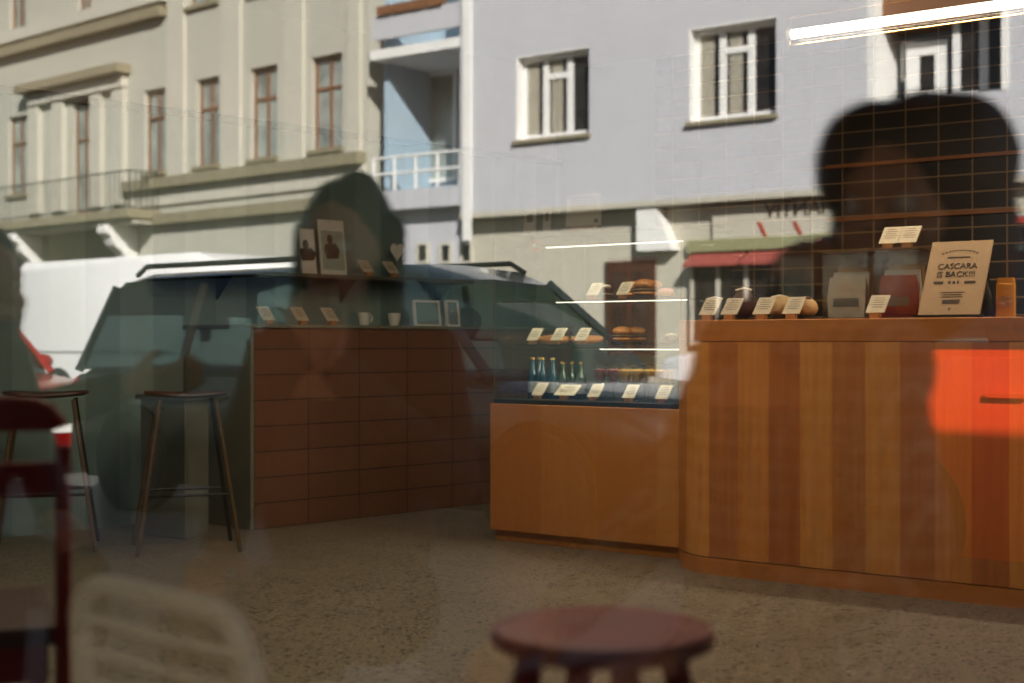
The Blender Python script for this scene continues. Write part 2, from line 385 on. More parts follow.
# wall shelf with magazines
shz = 1.40
shelf = thing('wall_shelf', 'thin dark shelf holding magazines on the boards above the tiled bar', 'shelf', A, TBROT)
G().box(-.25, .44, shz-.022, 2.05, .658, shz).build('board', M['greydark'], shelf, .002)
for x in (.2, 1.1, 1.9): G().prism([(.655, shz-.16), (.655, shz-.022), (.50, shz-.022)], x, x+.012, Matrix(((0, 0, 1, 0), (1, 0, 0, 0), (0, 1, 0, 0), (0, 0, 0, 1)))).build('bracket', M['blacksteel'], shelf)

def bar_x(px, y):                                        # where along the bar a column of the picture falls
    X = (px-CX)/F; d = Vector((X*CS-SN, X*SN+CS, 0)); o = A + e_dir*y
    return (o.y*d.x - o.x*d.y)/(t_dir.x*d.y - t_dir.y*d.x)
def magazine(px0, px1, h, lean, label, cover, fig=True):
    x0, x1 = bar_x(px0, .5), bar_x(px1, .5); w = x1-x0
    t = thing('magazine', label, 'magazine', tb((x0+x1)/2, .50, shz+.001), TBROT, 'magazines on the wall shelf')
    T = Matrix.Rotation(-lean, 4, 'X')
    G().box(-w/2, 0, 0, w/2, .012, h, T).build('pages', M['paper'], t)
    G().box(-w/2+.012, -.002, .03, w/2-.012, -.0003, h*.8, T).build('cover_picture', cover, t)
    if fig:
        g = G(); f = h*.75
        g.ball((-.02, -.004, f*.86), (.022, .003, .03), T=T)
        g.prism([(-.06, f*.74), (.02, f*.76), (.05, f*.62), (.035, f*.4), (-.05, f*.38), (-.07, f*.6)], .003, .006, T @ Matrix.Rotation(PI/2, 4, 'X'))
        g.build('printed_figure', M['ink'], t)
magazine(322, 347, .335, .12, 'tall magazine with a figure in black on its cover, on the wall shelf', M['mag1'])
magazine(303, 317, .27, .12, 'smaller magazine standing left of the tall one on the wall shelf', M['paper'])

# cards in wooden holders ------------------------------------------------------
def card_proto(w=.085, h=.105, lean=.75, m='card'):
    t = thing('price_card', 'x', 'price card')
    g = G(); g.box(-.022, -.012, 0, .022, .020, .026); g.build('holder', M['holder'], t, .002)
    T = Matrix.Translation((0, -.004, .0255)) @ Matrix.Rotation(-lean, 4, 'X')
    G().box(-w/2, 0, 0, w/2, .0015, h, T).build('card', M[m], t)
    g = G(); random.seed(int(w*1000))
    for k in range(5):
        z = h*(.82-.13*k); a = w*(.38 if k else .3)*random.uniform(.7, 1)
        g.box(-a, -.0006, z, a, -.0001, z+h*.03, T)
    g.build('lettering', M['ink'], t)
    return t
proto = card_proto(); used = [False]
def card(loc, rz, label, group, sc=1, src=None):
    s = src or proto
    if src is None and not used[0]: used[0] = True; s.location = loc; s.rotation_euler.z = rz; s['label'] = label; s['group'] = group; o = s
    else: o = dup(s, loc, rz, label, group)
    o.scale = (sc, sc, sc); return o

# ------------------------------------------------------------------ main counter
FR = on_z(768, 581, 0).y                                 # the counter's front plane
LS = on_z(679.8, 557.8, 0).x + .045                       # its left end
CH = 1.093
def counter_poly(inset, r=.34, right=1.0, depth=.72):
    x0, y0 = LS+inset, FR+inset; rr = r-inset
    arc = [(x0+rr-rr*math.cos(a*PI/2/14), y0+rr-rr*math.sin(a*PI/2/14)) for a in range(15)]
    return [(x0, FR+depth)] + arc + [(right, y0), (right, FR+depth)]
ct = thing('service_counter', 'long counter of upright wood planks with a rounded end', 'counter', (0, 0, 0))
G().prism(counter_poly(0), .075, CH-.095).build('body', M['counter'], ct)
G().prism(counter_poly(.002), .0, .071).build('baseboard', M['band'], ct)
G().prism(counter_poly(.0), CH-.094, CH).build('top_band', M['band'], ct, .004)
# glass guard on the counter, seen as fine upright edges
gd = thing('glass_guard', 'low clear glass guard standing on the left of the wood counter', 'glass guard', (0, 0, 0))
gx = [on_y(px, 300, FR+.47).x for px in (699, 722, 768, 815)]
for a, b in zip(gx, gx[1:]): G().box(a+.004, FR+.47, CH+.012, b-.004, FR+.476, CH+.40).build('pane', M['caseglass'], gd)
G().box(gx[0], FR+.46, CH+.0005, gx[-1], FR+.486, CH+.012).build('rail', M['steel'], gd)
def on_counter(px, dy=.2): p = on_y(px, 320, FR+dy); return Vector((p.x, FR+dy, CH+.0005))
for px, lab in ((707, 'cream price card nearest the display case on the wood counter'), (729, 'cream price card left of the dark loaf on the wood counter'),
                (761, 'cream price card right of the dark loaf on the wood counter'), (791, 'cream price card in front of the pale round loaf'),
                (875, 'cream price card in front of the clear bins')):
    card(on_counter(px, .13), 0, lab, 'price cards on the wood counter', .95)
def loaf(px, dy, r, m, label, name='loaf', nuts=False, seed=0):
    p = on_counter(px, dy); t = thing(name, label, 'bread', p, .2, 'breads on the wood counter')
    def fn(a, b): return 1+.05*math.sin(3*a+seed)+.03*noise.noise((math.cos(a)*4+seed, math.sin(a)*4, b*3))
    pl = G(); pl.lathe([(.0, 0), (r[0]*1.15, 0), (r[0]*1.25, .008), (r[0]*1.2, .010), (0, .006)], 32); pl.build('plate', M['tray'], t)
    G().ball((0, 0, .008+r[2]*.93), r, 28, 16, fn=fn).build('crust', m, t)
    g = G()
    for k in range(14 if nuts else 3):
        a = k*2.4; q = .3+.5*((k*37) % 10)/10 if nuts else .15*k
        x, y = r[0]*q*math.cos(a)*.8, r[1]*q*math.sin(a)*.8
        z = .008+r[2]*.93+r[2]*math.sqrt(max(0, 1-(x/r[0])**2-(y/r[1])**2))
        if nuts: g.ball((x, y, z), (.012, .009, .008), 8, 6)
        else: g.tube([(x-.03, y-.02, z-.006), (x, y, z+.002), (x+.03, y+.02, z-.006)], .004, 6)
    g.build('nuts' if nuts else 'scores', M['crustdark'] if nuts else M['cream'], t)
loaf(780, .34, (.066, .055, .052), M['crustpale'], 'pale floured round loaf on the wood counter', seed=1)
loaf(804, .235, (.058, .05, .045), M['crustpale'], 'nut topped loaf beside the pale round loaf', nuts=True, seed=2)
loaf(744, .31, (.05, .04, .07), M['crustdark'], 'tall dark loaf between two price cards', seed=3)
loaf(715, .28, (.030, .032, .05), M['crustdark'], 'small dark bun at the counter end by the display case', 'bun', seed=4)
# clear bins
def bin_(px0, px1, py, label, fill):
    a, b = on_y(px0, py, FR+.30), on_y(px1, py, FR+.30); w = b.x-a.x; h = a.z-CH; dp = .16
    t = thing('acrylic_bin', label, 'bin', ((a.x+b.x)/2, FR+.30, CH+.001), 0, 'clear bins on the counter')
    g = G()
    for x in (-w/2, w/2-.005): g.box(x, 0, .006, x+.005, dp, h-.006)
    g.box(-w/2+.0055, 0, .006, w/2-.0055, .005, h-.006); g.box(-w/2+.0055, dp-.005, .006, w/2-.0055, dp, h-.006)
    g.build('walls', M['acrylic'], t)
    g = G(); g.box(-w/2-.002, -.002, 0, w/2+.002, dp+.002, .006); g.build('base', M['steel'], t)
    g = G(); g.box(-w/2-.004, -.004, h-.006, w/2+.004, dp+.004, h); g.build('lid', M['steel'], t)
    n = len(fill)
    for k, m in enumerate(fill):
        y0 = .02+k*.042; hh = h*(.62+.08*k)
        G().rings([[(-w/2+.02, y0, .008), (w/2-.02, y0, .008), (w/2-.02, y0+.034, .008), (-w/2+.02, y0+.034, .008)],
                   [(-w/2+.016, y0-.002, hh*.5), (w/2-.016, y0-.002, hh*.5), (w/2-.016, y0+.036, hh*.5), (-w/2+.016, y0+.036, hh*.5)],
                   [(-w/2+.02, y0+.014, hh), (w/2-.02, y0+.014, hh), (w/2-.02, y0+.018, hh), (-w/2+.02, y0+.018, hh)]]).build('packet', m, t)
        G().box(-w/2+.045, y0-.0045, hh*.30, w/2-.045, y0-.0025, hh*.5).build('packet_label', M['whitecard'] if k else M['labelpaper'], t)
    return t, h, w, dp
b1 = bin_(822, 867, 252, 'clear bin of pale packets, left of two on the wood counter', [M['whitecard'], M['whitecard'], M['crustpale']])
b2 = bin_(873, 918, 249, 'clear bin with red and brown packets beside the leaning sign', [M['redbox'], M['whitecard'], M['crustpale']])
for px, lab in ((888, 'cream card standing atop the clear bin, left of its pair'), (907, 'cream card standing atop the clear bin, next to the leaning sign')):
    p = on_y(px, 245, FR+.36); card(Vector((p.x, FR+.36, CH+.0015+b2[1])), 0, lab, 'cards on the clear bin', .95)
# leaning sign
p0, p1 = on_y(917, 309, FR+.14), on_y(979, 309, FR+.14)
sw = p1.x-p0.x
sg = thing('menu_sign', 'tall kraft coloured sign board leaning back on the wood counter', 'sign', ((p0.x+p1.x)/2, FR+.14, CH+.001))
ST = Matrix.Rotation(-.50, 4, 'X')
shh = .345
G().box(-sw/2, 0, .012, sw/2, .008, shh+.012, ST).build('board', M['board'], sg, .001)
G().box(-sw/2-.01, -.02, 0, sw/2+.01, .03, .012).build('foot', M['black'], sg)
g = G(); g.tube([(0, .02, .01), (0, .2, .01)], .004); g.tube([(0, .2, .01), (0, shh*.62*math.sin(.5)+.008, shh*.62*math.cos(.5))], .004); g.build('prop', M['black'], sg)
g = G()
def ST2(z): return ST @ Matrix.Translation((0, -.0012, z)) @ Matrix.Rotation(PI/2, 4, 'X')
text_geo(g, 'CASCARA', .036, ST2(shh*.685)); text_geo(g, 'IS BACK!!!', .036, ST2(shh*.575))
for zz, hw, hh in ((.80, .045, .006), (.33, .05, .003), (.30, .04, .003), (.27, .045, .003)): g.box(-hw, -.0015, shh*zz, hw, -.0002, shh*zz+hh, ST)
for a, b in ((-.085, -.045), (-.025, -.015), (-.008, .003), (.01, .018), (.04, .085)): g.box(a, -.0015, shh*.45, b, -.0002, shh*.45+.012, ST)
for k in range(-5, 6): g.box(k*.014-.004, -.0015, shh*.90-abs(k)**2*.0006, k*.014+.004, -.0002, shh*.90-abs(k)**2*.0006+.005, ST)
g.box(-.035, -.0015, shh*.185, .035, -.0002, shh*.185+.018, ST); g.box(-.004, -.0015, shh*.1, .004, -.0002, shh*.1+.01, ST)
g.build('lettering', M['ink'], sg)
# carton and jars at the right of the counter
p = on_counter(1006, .42); t = thing('carton', 'yellow carton on the counter right of the leaning sign', 'carton', p, .1)
G().box(-.035, -.02, 0, .035, .02, .14).build('box', M['yellow'], t, .002)
G().prism([(-.035, .14), (.035, .14), (.03, .165), (-.03, .165)], -.012, .012, Matrix.Rotation(PI/2, 4, 'X')).build('top_fold', M['yellow'], t)
G().box(-.025, -.0215, .05, .025, -.0202, .09).build('label_patch', M['crustpale'], t)
for px, lab in ((986, 'dark bottle standing behind the leaning sign'),):
    p = on_counter(px, .48); t = thing('bottle', lab, 'bottle', p)
    G().lathe([(0, 0), (.034, 0), (.036, .01), (.036, .10), (.014, .14), (.013, .165), (0, .165)]).build('glass', M['black'], t)
    G().lathe([(0, .166), (.015, .166), (.015, .185), (0, .186)]).build('cap', M['blacksteel'], t)

# ------------------------------------------------------------------ display case
PF = on_z(677, 548, .055).y; X0 = on_z(492, 529, .055).x; X1 = LS-.012
Z0, ZP, ZT, DP = .056, .688, 1.53, .62
dc = thing('display_case', 'glass pastry display case on a wood panelled base', 'display case', (0, 0, 0))
G().box(X0, PF, Z0, X1, PF+.03, ZP).build('front_panel', M['veneer'], dc, .002)
G().box(X0, PF+.031, Z0, X1, PF+DP, ZP-.02).build('base_body', M['veneer'], dc)
G().box(X0+.01, PF+.035, 0, X1, PF+DP-.03, Z0-.001).build('kick_board', M['kick'], dc)
G().box(X0, PF+.031, ZP-.019, X1, PF+DP, ZP+.022).build('deck', M['black'], dc)
G().box(X0+.002, PF+.031, ZP+.022, X1-.002, PF+.038, ZT).build('front_glass', M['caseglass'], dc)
for x in (X0+.002, X1-.010): G().box(x, PF+.039, ZP+.022, x+.008, PF+DP, ZT).build('side_glass', M['caseglass'], dc)
G().box(X0+.002, PF+.031, ZT+.0005, X1-.002, PF+DP, ZT+.009).build('top_glass', M['caseglass'], dc)
g = G()
for x in (X0+.001, X1-.006):
    G().box(x, PF+.0255, ZP+.0225, x+.005, PF+.0305, ZT).build('edge_strip', M['steel'], dc)
bx0, bx1 = on_y(607, 300, PF+DP).x, on_y(657, 300, PF+DP).x
G().box(bx0, PF+DP+.001, .93, min(bx1, X1-.012), PF+DP+.018, 1.44).build('rear_door', M['crustdark'], dc)
SH = (1.205, .985)
for k, z in enumerate(SH):
    sh = G().box(X0+.012, PF+.10, z-.008, X1-.012, PF+DP-.04, z).build('shelf', M['shelfglass'], dc)
lz = ((1.462, 546, .05), (1.192, 556, .09), (.962, 600, .09))
for z, px, dy in lz:
    xa = on_y(px, 300, PF+dy).x
    G().box(xa, PF+dy, z-.002, X1-.013, PF+dy+.010, z+.003).build('light_strip', M['led'], dc)
    G().box(X0+.012, PF+dy, z+.0045, X1-.013, PF+dy+.014, z+.012).build('strip_rail', M['steel'], dc)

for z, dy, pw in ((1.452, .14, 3.5), (1.185, .16, 3.5), (.955, .16, 7)):
    la = bpy.data.lights.new('strip_light', 'AREA'); la.shape = 'RECTANGLE'; la.size = .95; la.size_y = .03; la.energy = pw*.6; la.color = (1, .86, .66)
    lo = bpy.data.objects.new('strip_light', la); COL.objects.link(lo); lo.parent = dc; lo.location = ((X0+X1)/2, PF+dy, z); lo.rotation_euler = (.35, 0, 0)
def case_pt(px, dy, z): p = on_y(px, 300, PF+dy); return Vector((p.x, PF+dy, z+.0006))
# sandwiches ---------------------------------------------------------------------
def sandwich(s=1):
    t = thing('filled_roll', 'x', 'sandwich')
    def fn(a, b): return 1+.04*noise.noise((math.cos(a)*3, math.sin(a)*3, b*2))
    G().ball((0, 0, .016), (.055, .045, .016), 20, 10, fn=fn).build('bottom_bun', M['crust'], t)
    g = G()
    for k in range(14): a = k*.449; g.ball((.044*math.cos(a), .036*math.sin(a), .033), (.016, .014, .006), 8, 6)
    g.build('filling', M['filling'], t)
    G().ball((0, 0, .058), (.056, .046, .028), 20, 12, fn=fn).build('top_bun', M['crust'], t)
    return t
sp = sandwich(); first = True
for px, dy, z, lab, sc in ((631, .34, SH[0], 'filled roll at the left of the upper glass shelf', .95), (644, .25, SH[0], 'filled roll at the front of the upper glass shelf', 1.0),
                       (652, .40, SH[0], 'filled roll behind, right of the upper shelf', 1.0),
                       (622, .33, SH[1], 'filled roll on the lower glass shelf behind the cards', .9), (637, .42, SH[1], 'filled roll at the back of the lower glass shelf', .9)):
    p = case_pt(px, dy, z+.012)
    o = sp if first else dup(sp, p, 0, lab); o.location = p; o['label'] = lab; o['group'] = 'filled rolls in the display case'; o.scale = (sc,)*3; first = False
for px0, px1, z, lab in ((607, 658, SH[0], 'black tray under the filled rolls on the upper shelf'), (610, 650, SH[1], 'black tray under the rolls on the lower shelf')):
    a, b = case_pt(px0, .16, z), case_pt(px1, .16, z)
    t = thing('tray', lab, 'tray', ((a.x+b.x)/2, PF+.16, z+.0006)); w = b.x-a.x
    G().box(-w/2, 0, 0, w/2, .36, .006).build('bottom', M['tray'], t)
    g = G()
    for q in ((-w/2, 0, w/2, .005), (-w/2, .355, w/2, .36), (-w/2, .005, -w/2+.005, .355), (w/2-.005, .005, w/2, .355)): g.box(q[0], q[1], .006, q[2], q[3], .0115)
    g.build('rim', M['tray'], t)
p = case_pt(606, .30, SH[0]); t = thing('cake_slice', 'chocolate cake slice topped with cream on the upper shelf', 'cake', p + Vector((0, 0, 0)), .4)
g = G(); pz = [(0, -.05), (.028, .05), (-.028, .05)]
g.prism(pz, 0, .03); g.prism(pz, .034, .06); g.build('sponge', M['choc'], t)
g = G(); g.prism(pz, .0301, .0339); g.ball((0, .02, .068), (.022, .03, .012)); g.build('cream', M['cream'], t)
p = case_pt(666, .32, SH[0]); t = thing('iced_bun', 'pink iced bun at the right end of the upper shelf', 'bun', p)
G().ball((0, 0, .024), (.045, .042, .024)).build('dough', M['crust'], t)
G().ball((0, 0, .036), (.042, .039, .019)).build('icing', M['pink'], t)
for px, lab in ((553, 'long golden baguette on the lower shelf, left'), (587, 'long golden baguette on the lower shelf behind a card')):
    p = case_pt(px, .36, SH[1]); t = thing('baguette', lab, 'bread', p, .15, 'baguettes in the display case')
    G().ball((0, 0, .024), (.095, .032, .024), 24, 12).build('crust', M['crust'], t)
    g = G()
    for k in range(-2, 3): g.tube([(k*.035-.015, -.012, .045-abs(k)*.003), (k*.035+.015, .012, .045-abs(k)*.003)], .0035, 6)
    g.build('scores', M['crustpale'], t)
p = case_pt(671, .30, SH[1]); t = thing('seeded_bun', 'small seeded bun at the right end of the lower shelf', 'bun', p)
G().ball((0, 0, .026), (.04, .036, .026)).build('dough', M['crustdark'], t)
g = G()
for k in range(16): a = k*2.4; q = .03*math.sqrt(k/16); g.ball((q*math.cos(a), q*math.sin(a), .026+.026*math.sqrt(1-(q/.04)**2)), (.004, .003, .003), 6, 5)
g.build('seeds', M['cream'], t)
for px, z, lab in ((592, SH[0], 'card at the left on the upper glass shelf'), (622, SH[0], 'card before the rolls on the upper glass shelf'),
                   (532, SH[1], 'card at the far left of the lower glass shelf'), (556, SH[1], 'card in front of the left baguette'), (580, SH[1], 'card before the rolls on the lower glass shelf')):
    card(case_pt(px, .13, z), 0, 'cream price '+lab, 'price cards in the display case', .8)
DK = ZP+.0225
wide = card_proto(.13, .09, .95)
wide.location = case_pt(564, .10, DK); wide['label'] = 'widest price card, in front of the bottles in the display case'; wide['group'] = 'price cards in the display case'; wide.scale = (.95,)*3
for px, lab in ((537, 'price card in front of the leftmost blue bottles'), (593, 'price card in front of the berry glasses'), (628, 'price card in front of the amber glasses'), (661, 'price card at the right end of the case deck')):
    card(case_pt(px, .10, DK), 0, 'cream '+lab, 'price cards in the display case', .8)
def bottle_proto(m):
    t = thing('bottle', 'x', 'bottle')
    G().lathe([(0, 0), (.027, 0), (.029, .006), (.029, .105), (.024, .13), (.012, .155), (.011, .195), (0, .195)], 20).build('glass', m, t)
    G().lathe([(.0296, .03), (.0298, .03), (.0298, .085), (.0296, .085)], 20).build('label_band', M['labelpaper'], t)
    G().lathe([(0, .1955), (.0135, .1955), (.0135, .207), (0, .208)], 16).build('cap', M['gold'], t)
    return t
bp, gp = bottle_proto(M['bluebottle']), bottle_proto(M['greenbottle'])
bl = [(533, .21, bp, 'dark blue bottle, leftmost at the front of the case'), (543, .21, bp, 'dark blue bottle, second from left at the front'), (553, .21, bp, 'dark blue bottle, third from left at the front'),
      (540, .34, bp, 'dark blue bottle behind the front blue ones'), (563, .24, gp, 'green bottle next to the blue bottles'), (572, .30, gp, 'green bottle second from the blue bottles'), (581, .24, gp, 'green bottle beside the berry glasses')]
seen_p = set()
for px, dy, s, lab in bl:
    p = case_pt(px, dy, DK)
    if s.name in seen_p: o = dup(s, p, 0, lab)
    else: seen_p.add(s.name); o = s; o.location = p; o['label'] = lab
    o['group'] = 'bottles in the display case'; o.scale = (.92, .92, 1.0 if s is bp else .9)
def glass_proto(m):
    t = thing('dessert_glass', 'x', 'dessert glass')
    G().lathe([(0, 0), (.030, 0), (.030, .004), (.006, .010), (.005, .045), (.02, .06), (.033, .085), (.036, .13), (.0345, .13), (.0315, .087), (.018, .064), (0, .058)], 20).build('glass', M['frameglass'], t)
    G().lathe([(0, .0645), (.017, .067), (.030, .088), (.0325, .108), (0, .112)], 18).build('dessert', m, t)
    return t
g1, g2 = glass_proto(M['berry']), glass_proto(M['dessert'])
gl = [(600, .20, g1, 'stemmed glass of berry dessert, left of two'), (613, .20, g1, 'stemmed glass of berry dessert next to the amber glasses')]
gl += [(px, dy, g2, 'stemmed glass of amber dessert at the %s of the case deck' % w) for px, dy, w in ((625, .20, 'left front'), (637, .20, 'middle front'), (649, .20, 'right front'), (661, .20, 'far right front'),
                                                                                 (632, .33, 'left back'), (645, .33, 'middle back'), (657, .33, 'right back'), (670, .33, 'far right back'))]
for px, dy, s, lab in gl:
    p = case_pt(px, dy, DK)
    if s.name in seen_p: o = dup(s, p, 0, lab)
    else: seen_p.add(s.name); o = s; o.location = p; o['label'] = lab
    o['group'] = 'dessert glasses in the display case'; o.scale = (1, 1, 1.38)

# ------------------------------------------------------------------ back cabinet, leaflets, wall box
BCF = 7.85
ca0, ca1 = on_y(478, 232, BCF).x+.50, on_y(690, 226, BCF).x
bz = on_y(600, 229.5, BCF).z
bc = thing('back_cabinet', 'tall grey cabinet behind the display case with leaflets on top', 'cabinet', (0, 0, 0))
G().box(ca0, BCF+.02, .08, ca1, BACK-.01, bz-.03).build('body', M['grey'], bc)
G().box(ca0-.01, BCF-.01, bz-.029, ca1+.01, BACK-.01, bz).build('top', M['greydark'], bc)
G().box(ca0+.02, BCF+.06, 0, ca1-.02, BACK-.02, .079).build('plinth', M['black'], bc)
n = 3; w = (ca1-ca0)/n
for k in range(n):
    dr = G().box(ca0+k*w+.004, BCF, .09, ca0+(k+1)*w-.004, BCF+.019, bz-.035).build('door', M['tealplain'], bc, .002)
    G().tube([(ca0+k*w+.05, BCF-.02, 1.0), (ca0+k*w+.05, BCF-.02, 1.2)], .006).build('handle', M['steel'], dr)
def on_cab(px, dy=.08): p = on_y(px, 230, BCF+dy); return Vector((p.x, BCF+dy, bz+.0006))
p = on_cab(583); t = thing('notice_board', 'white printed notice on a wooden stand atop the back cabinet', 'notice', p)
ww = on_y(600, 210, BCF+.08).x-on_y(565, 210, BCF+.08).x
G().box(-.11, -.03, 0, .11, .03, .035).build('stand', M['holder'], t)
T = Matrix.Translation((0, 0, .0355)) @ Matrix.Rotation(-.05, 4, 'X')
G().box(-ww/2, 0, 0, ww/2, .006, .22, T).build('sheet', M['whitecard'], t)
g = G()
for k in range(6): g.box(-ww*.38, -.0008, .19-.018*k, ww*.36, -.0002, .193-.018*k, T)
g.box(ww*.30, -.0008, .02, ww*.42, -.0002, .045, T); g.build('lettering', M['ink'], t)
for px, hw, hh, lab in ((529, .05, .17, 'grey leaflet with a dark picture standing atop the back cabinet'), (546, .03, .175, 'narrow pale leaflet beside the grey leaflet')):
    p = on_cab(px); t = thing('leaflet', lab, 'leaflet', p, 0, 'leaflets on the back cabinet')
    T = Matrix.Rotation(-.1, 4, 'X'); G().box(-hw, 0, 0, hw, .006, hh, T).build('sheet', M['paper'], t)
    G().box(-hw*.55, -.0012, hh*.5, hw*.5, -.0002, hh*.85, T).build('picture', M['greydark'], t)
p = on_y(537, 252, BCF-.001); t = thing('wall_call_box', 'small red box with grey lower half on the cabinet front', 'control box', (p.x, BCF-.001, p.z))
G().box(-.038, -.03, 0, .038, 0, .085).build('red_cover', M['redbox'], t, .004)
G().box(-.028, -.025, -.07, .028, 0, -.001).build('grey_housing', M['greydark'], t, .003)
G().ball((0, -.032, .04), (.012, .006, .012), 12, 8).build('button', M['whitecard'], t)

# small things on the bar top and the shelf --------------------------------------
def on_bar(px, y=.2): return tb(bar_x(px, y), y, BH+.0006)
for px, lab in ((269, 'cream card at the near end of the tiled bar'), (303, 'cream card second from the near end of the tiled bar'), (333, 'cream card in front of the first cup on the tiled bar')):
    card(on_bar(px), TBROT, lab, 'cards on the tiled bar', 1.0)
for px, lab in ((369, 'cream card right of the tall magazine on the wall shelf'), (394, 'cream card under the paper heart on the wall shelf')):
    card(tb(bar_x(px, .5), .5, shz+.0006), TBROT, lab, 'cards on the wall shelf', 1.0)
t = thing('paper_heart', 'white paper heart on a thin stick on the wall shelf', 'decoration', tb(bar_x(397, .56), .56, shz+.0006), TBROT)
G().tube([(0, 0, .008), (0, 0, .12)], .002, 6).build('stick', M['holder'], t)
hp = [(.055*math.sin(a)**3, .004*(13*math.cos(a)-5*math.cos(2*a)-2*math.cos(3*a)-math.cos(4*a))+.17) for a in [k*2*PI/32 for k in range(32)]]
G().prism(hp, -.003, .003, Matrix.Rotation(PI/2, 4, 'X')).build('heart', M['whitecard'], t)
G().lathe([(0, 0), (.03, 0), (.03, .008), (0, .009)]).build('base', M['holder'], t)
cp = None
for px, lab in ((364, 'pale cup on the tiled bar, left of two'), (394, 'pale cup on the tiled bar beside the picture frames')):
    p = on_bar(px, .14)
    if cp is None:
        cp = thing('cup', lab, 'cup', p, TBROT, 'cups on the tiled bar')
        G().lathe([(0, 0), (.024, 0), (.028, .006), (.04, .075), (.0375, .075), (.025, .01), (0, .008)], 24).build('bowl', M['whitecard'], cp)
        G().tube([(.038, 0, .06), (.058, 0, .058), (.064, 0, .04), (.05, 0, .024), (.033, 0, .024)], .005).build('handle', M['whitecard'], cp)
    else: dup(cp, p, TBROT+.3, lab)
for px0, px1, h, lab in ((415, 441, .165, 'small picture frame on the tiled bar near the cups'), (441+6, 460, .17, 'narrow picture frame farther along the tiled bar')):
    x0, x1 = bar_x(px0, .3), bar_x(px1, .3); w = x1-x0
    t = thing('picture_frame', lab, 'picture frame', tb((x0+x1)/2, .3, BH+.0006), TBROT, 'picture frames on the tiled bar')
    T = Matrix.Rotation(-.12, 4, 'X'); g = G(); f = .014
    for q in ((-w/2, 0, -w/2+f, h), (w/2-f, 0, w/2, h), (-w/2+f, 0, w/2-f, f), (-w/2+f, h-f, w/2-f, h)): g.box(q[0], -.006, q[1], q[2], .012, q[3], T)
    g.build('frame', M['whitecard'], t)
    G().box(-w/2+f, 0, f, w/2-f, .006, h-f, T).build('picture', M['tealplain'], t)
    G().tube([(0, .012, h*.6), (0, .09, .004)], .005).build('prop', M['whitecard'], t)

# ------------------------------------------------------------------ lamp over the counter
LZ = 2.35; pl = at(788, 35, (LZ-1)*F/(HY-35))
def tube_lamp(x0, x1, y, z, label, power):
    t = thing('tube_lamp', label, 'lamp', ((x0+x1)/2, y, z)); h = (x1-x0)/2
    G().tube([(-h+.02, 0, 0), (h-.02, 0, 0)], .021, 14).build('tube', M['tube'], t)
    g = G()
    for s in (-1, 1): g.tube([(s*h, 0, 0), (s*(h-.02), 0, 0)], .024, 14)
    g.build('end_cap', M['whitetrim'], t)
    g = G()
    for dz in (.075, -.048): g.tube([(-h, .0, dz), (h, 0, dz)], .0035, 6)
    for s in (-1, -.3, .3, 1): g.tube([(s*(h-.01), 0, -.048), (s*(h-.01), 0, .075)], .003, 6)
    g.build('carrier_rods', M['gold'], t)
    for s in (-.7, .7): G().tube([(s*h, 0, .075), (s*h, 0, CEIL-z)], .0025, 6).build('cable', M['blacksteel'], t)
    la = bpy.data.lights.new('lamp_light', 'AREA'); la.shape = 'RECTANGLE'; la.size = 2*h-.1; la.size_y = .04; la.energy = power; la.color = (1, .80, .58)
    lo = bpy.data.objects.new('lamp_light', la); COL.objects.link(lo); lo.parent = t; lo.location = (0, 0, -.03)
    return t
tube_lamp(pl.x, pl.x+3.1, pl.y, LZ, 'long glowing tube lamp hung over the wood counter', 60)
tube_lamp(-4.6, -2.6, 4.5, 2.78, 'added unseen tube lamp hung high in front of the display case', 40)  # out of view, added to brighten the left wall and bar
tube_lamp(-4.3, -1.3, 3.0, 2.8, 'added unseen long tube lamp hung over the middle of the room', 62)  # second unseen lamp, added to light the counter front

# ------------------------------------------------------------------ stools and chair inside
def round_stool():
    p = at(602, 625, 2.06); h = p.z
    t = thing('round_stool', 'low dark red stool with a round seat in the foreground', 'stool', (p.x, p.y, 0), .5)
    R = .163
    G().lathe([(0, h-.034), (R-.02, h-.034), (R-.004, h-.026), (R, h-.014), (R-.004, h-.003), (R-.015, h), (R*.6, h-.003), (0, h-.005)], 48).build('seat', M['red'], t)
    for k in range(4):
        a = k*PI/2+.38; c, s = math.cos(a), math.sin(a)
        G().tube([(c*.105, s*.105, h-.036), (c*.16, s*.16, .3), (c*.2, s*.2, .002)], [.021, .018, .014], 14).build('leg', M['red'], t)
    for k in range(4):
        a = k*PI/2+.38; b = a+PI/2
        G().tube([(.175*math.cos(a), .175*math.sin(a), .2), (.175*math.cos(b), .175*math.sin(b), .2)], .009, 10).build('stretcher', M['red'], t)
round_stool()
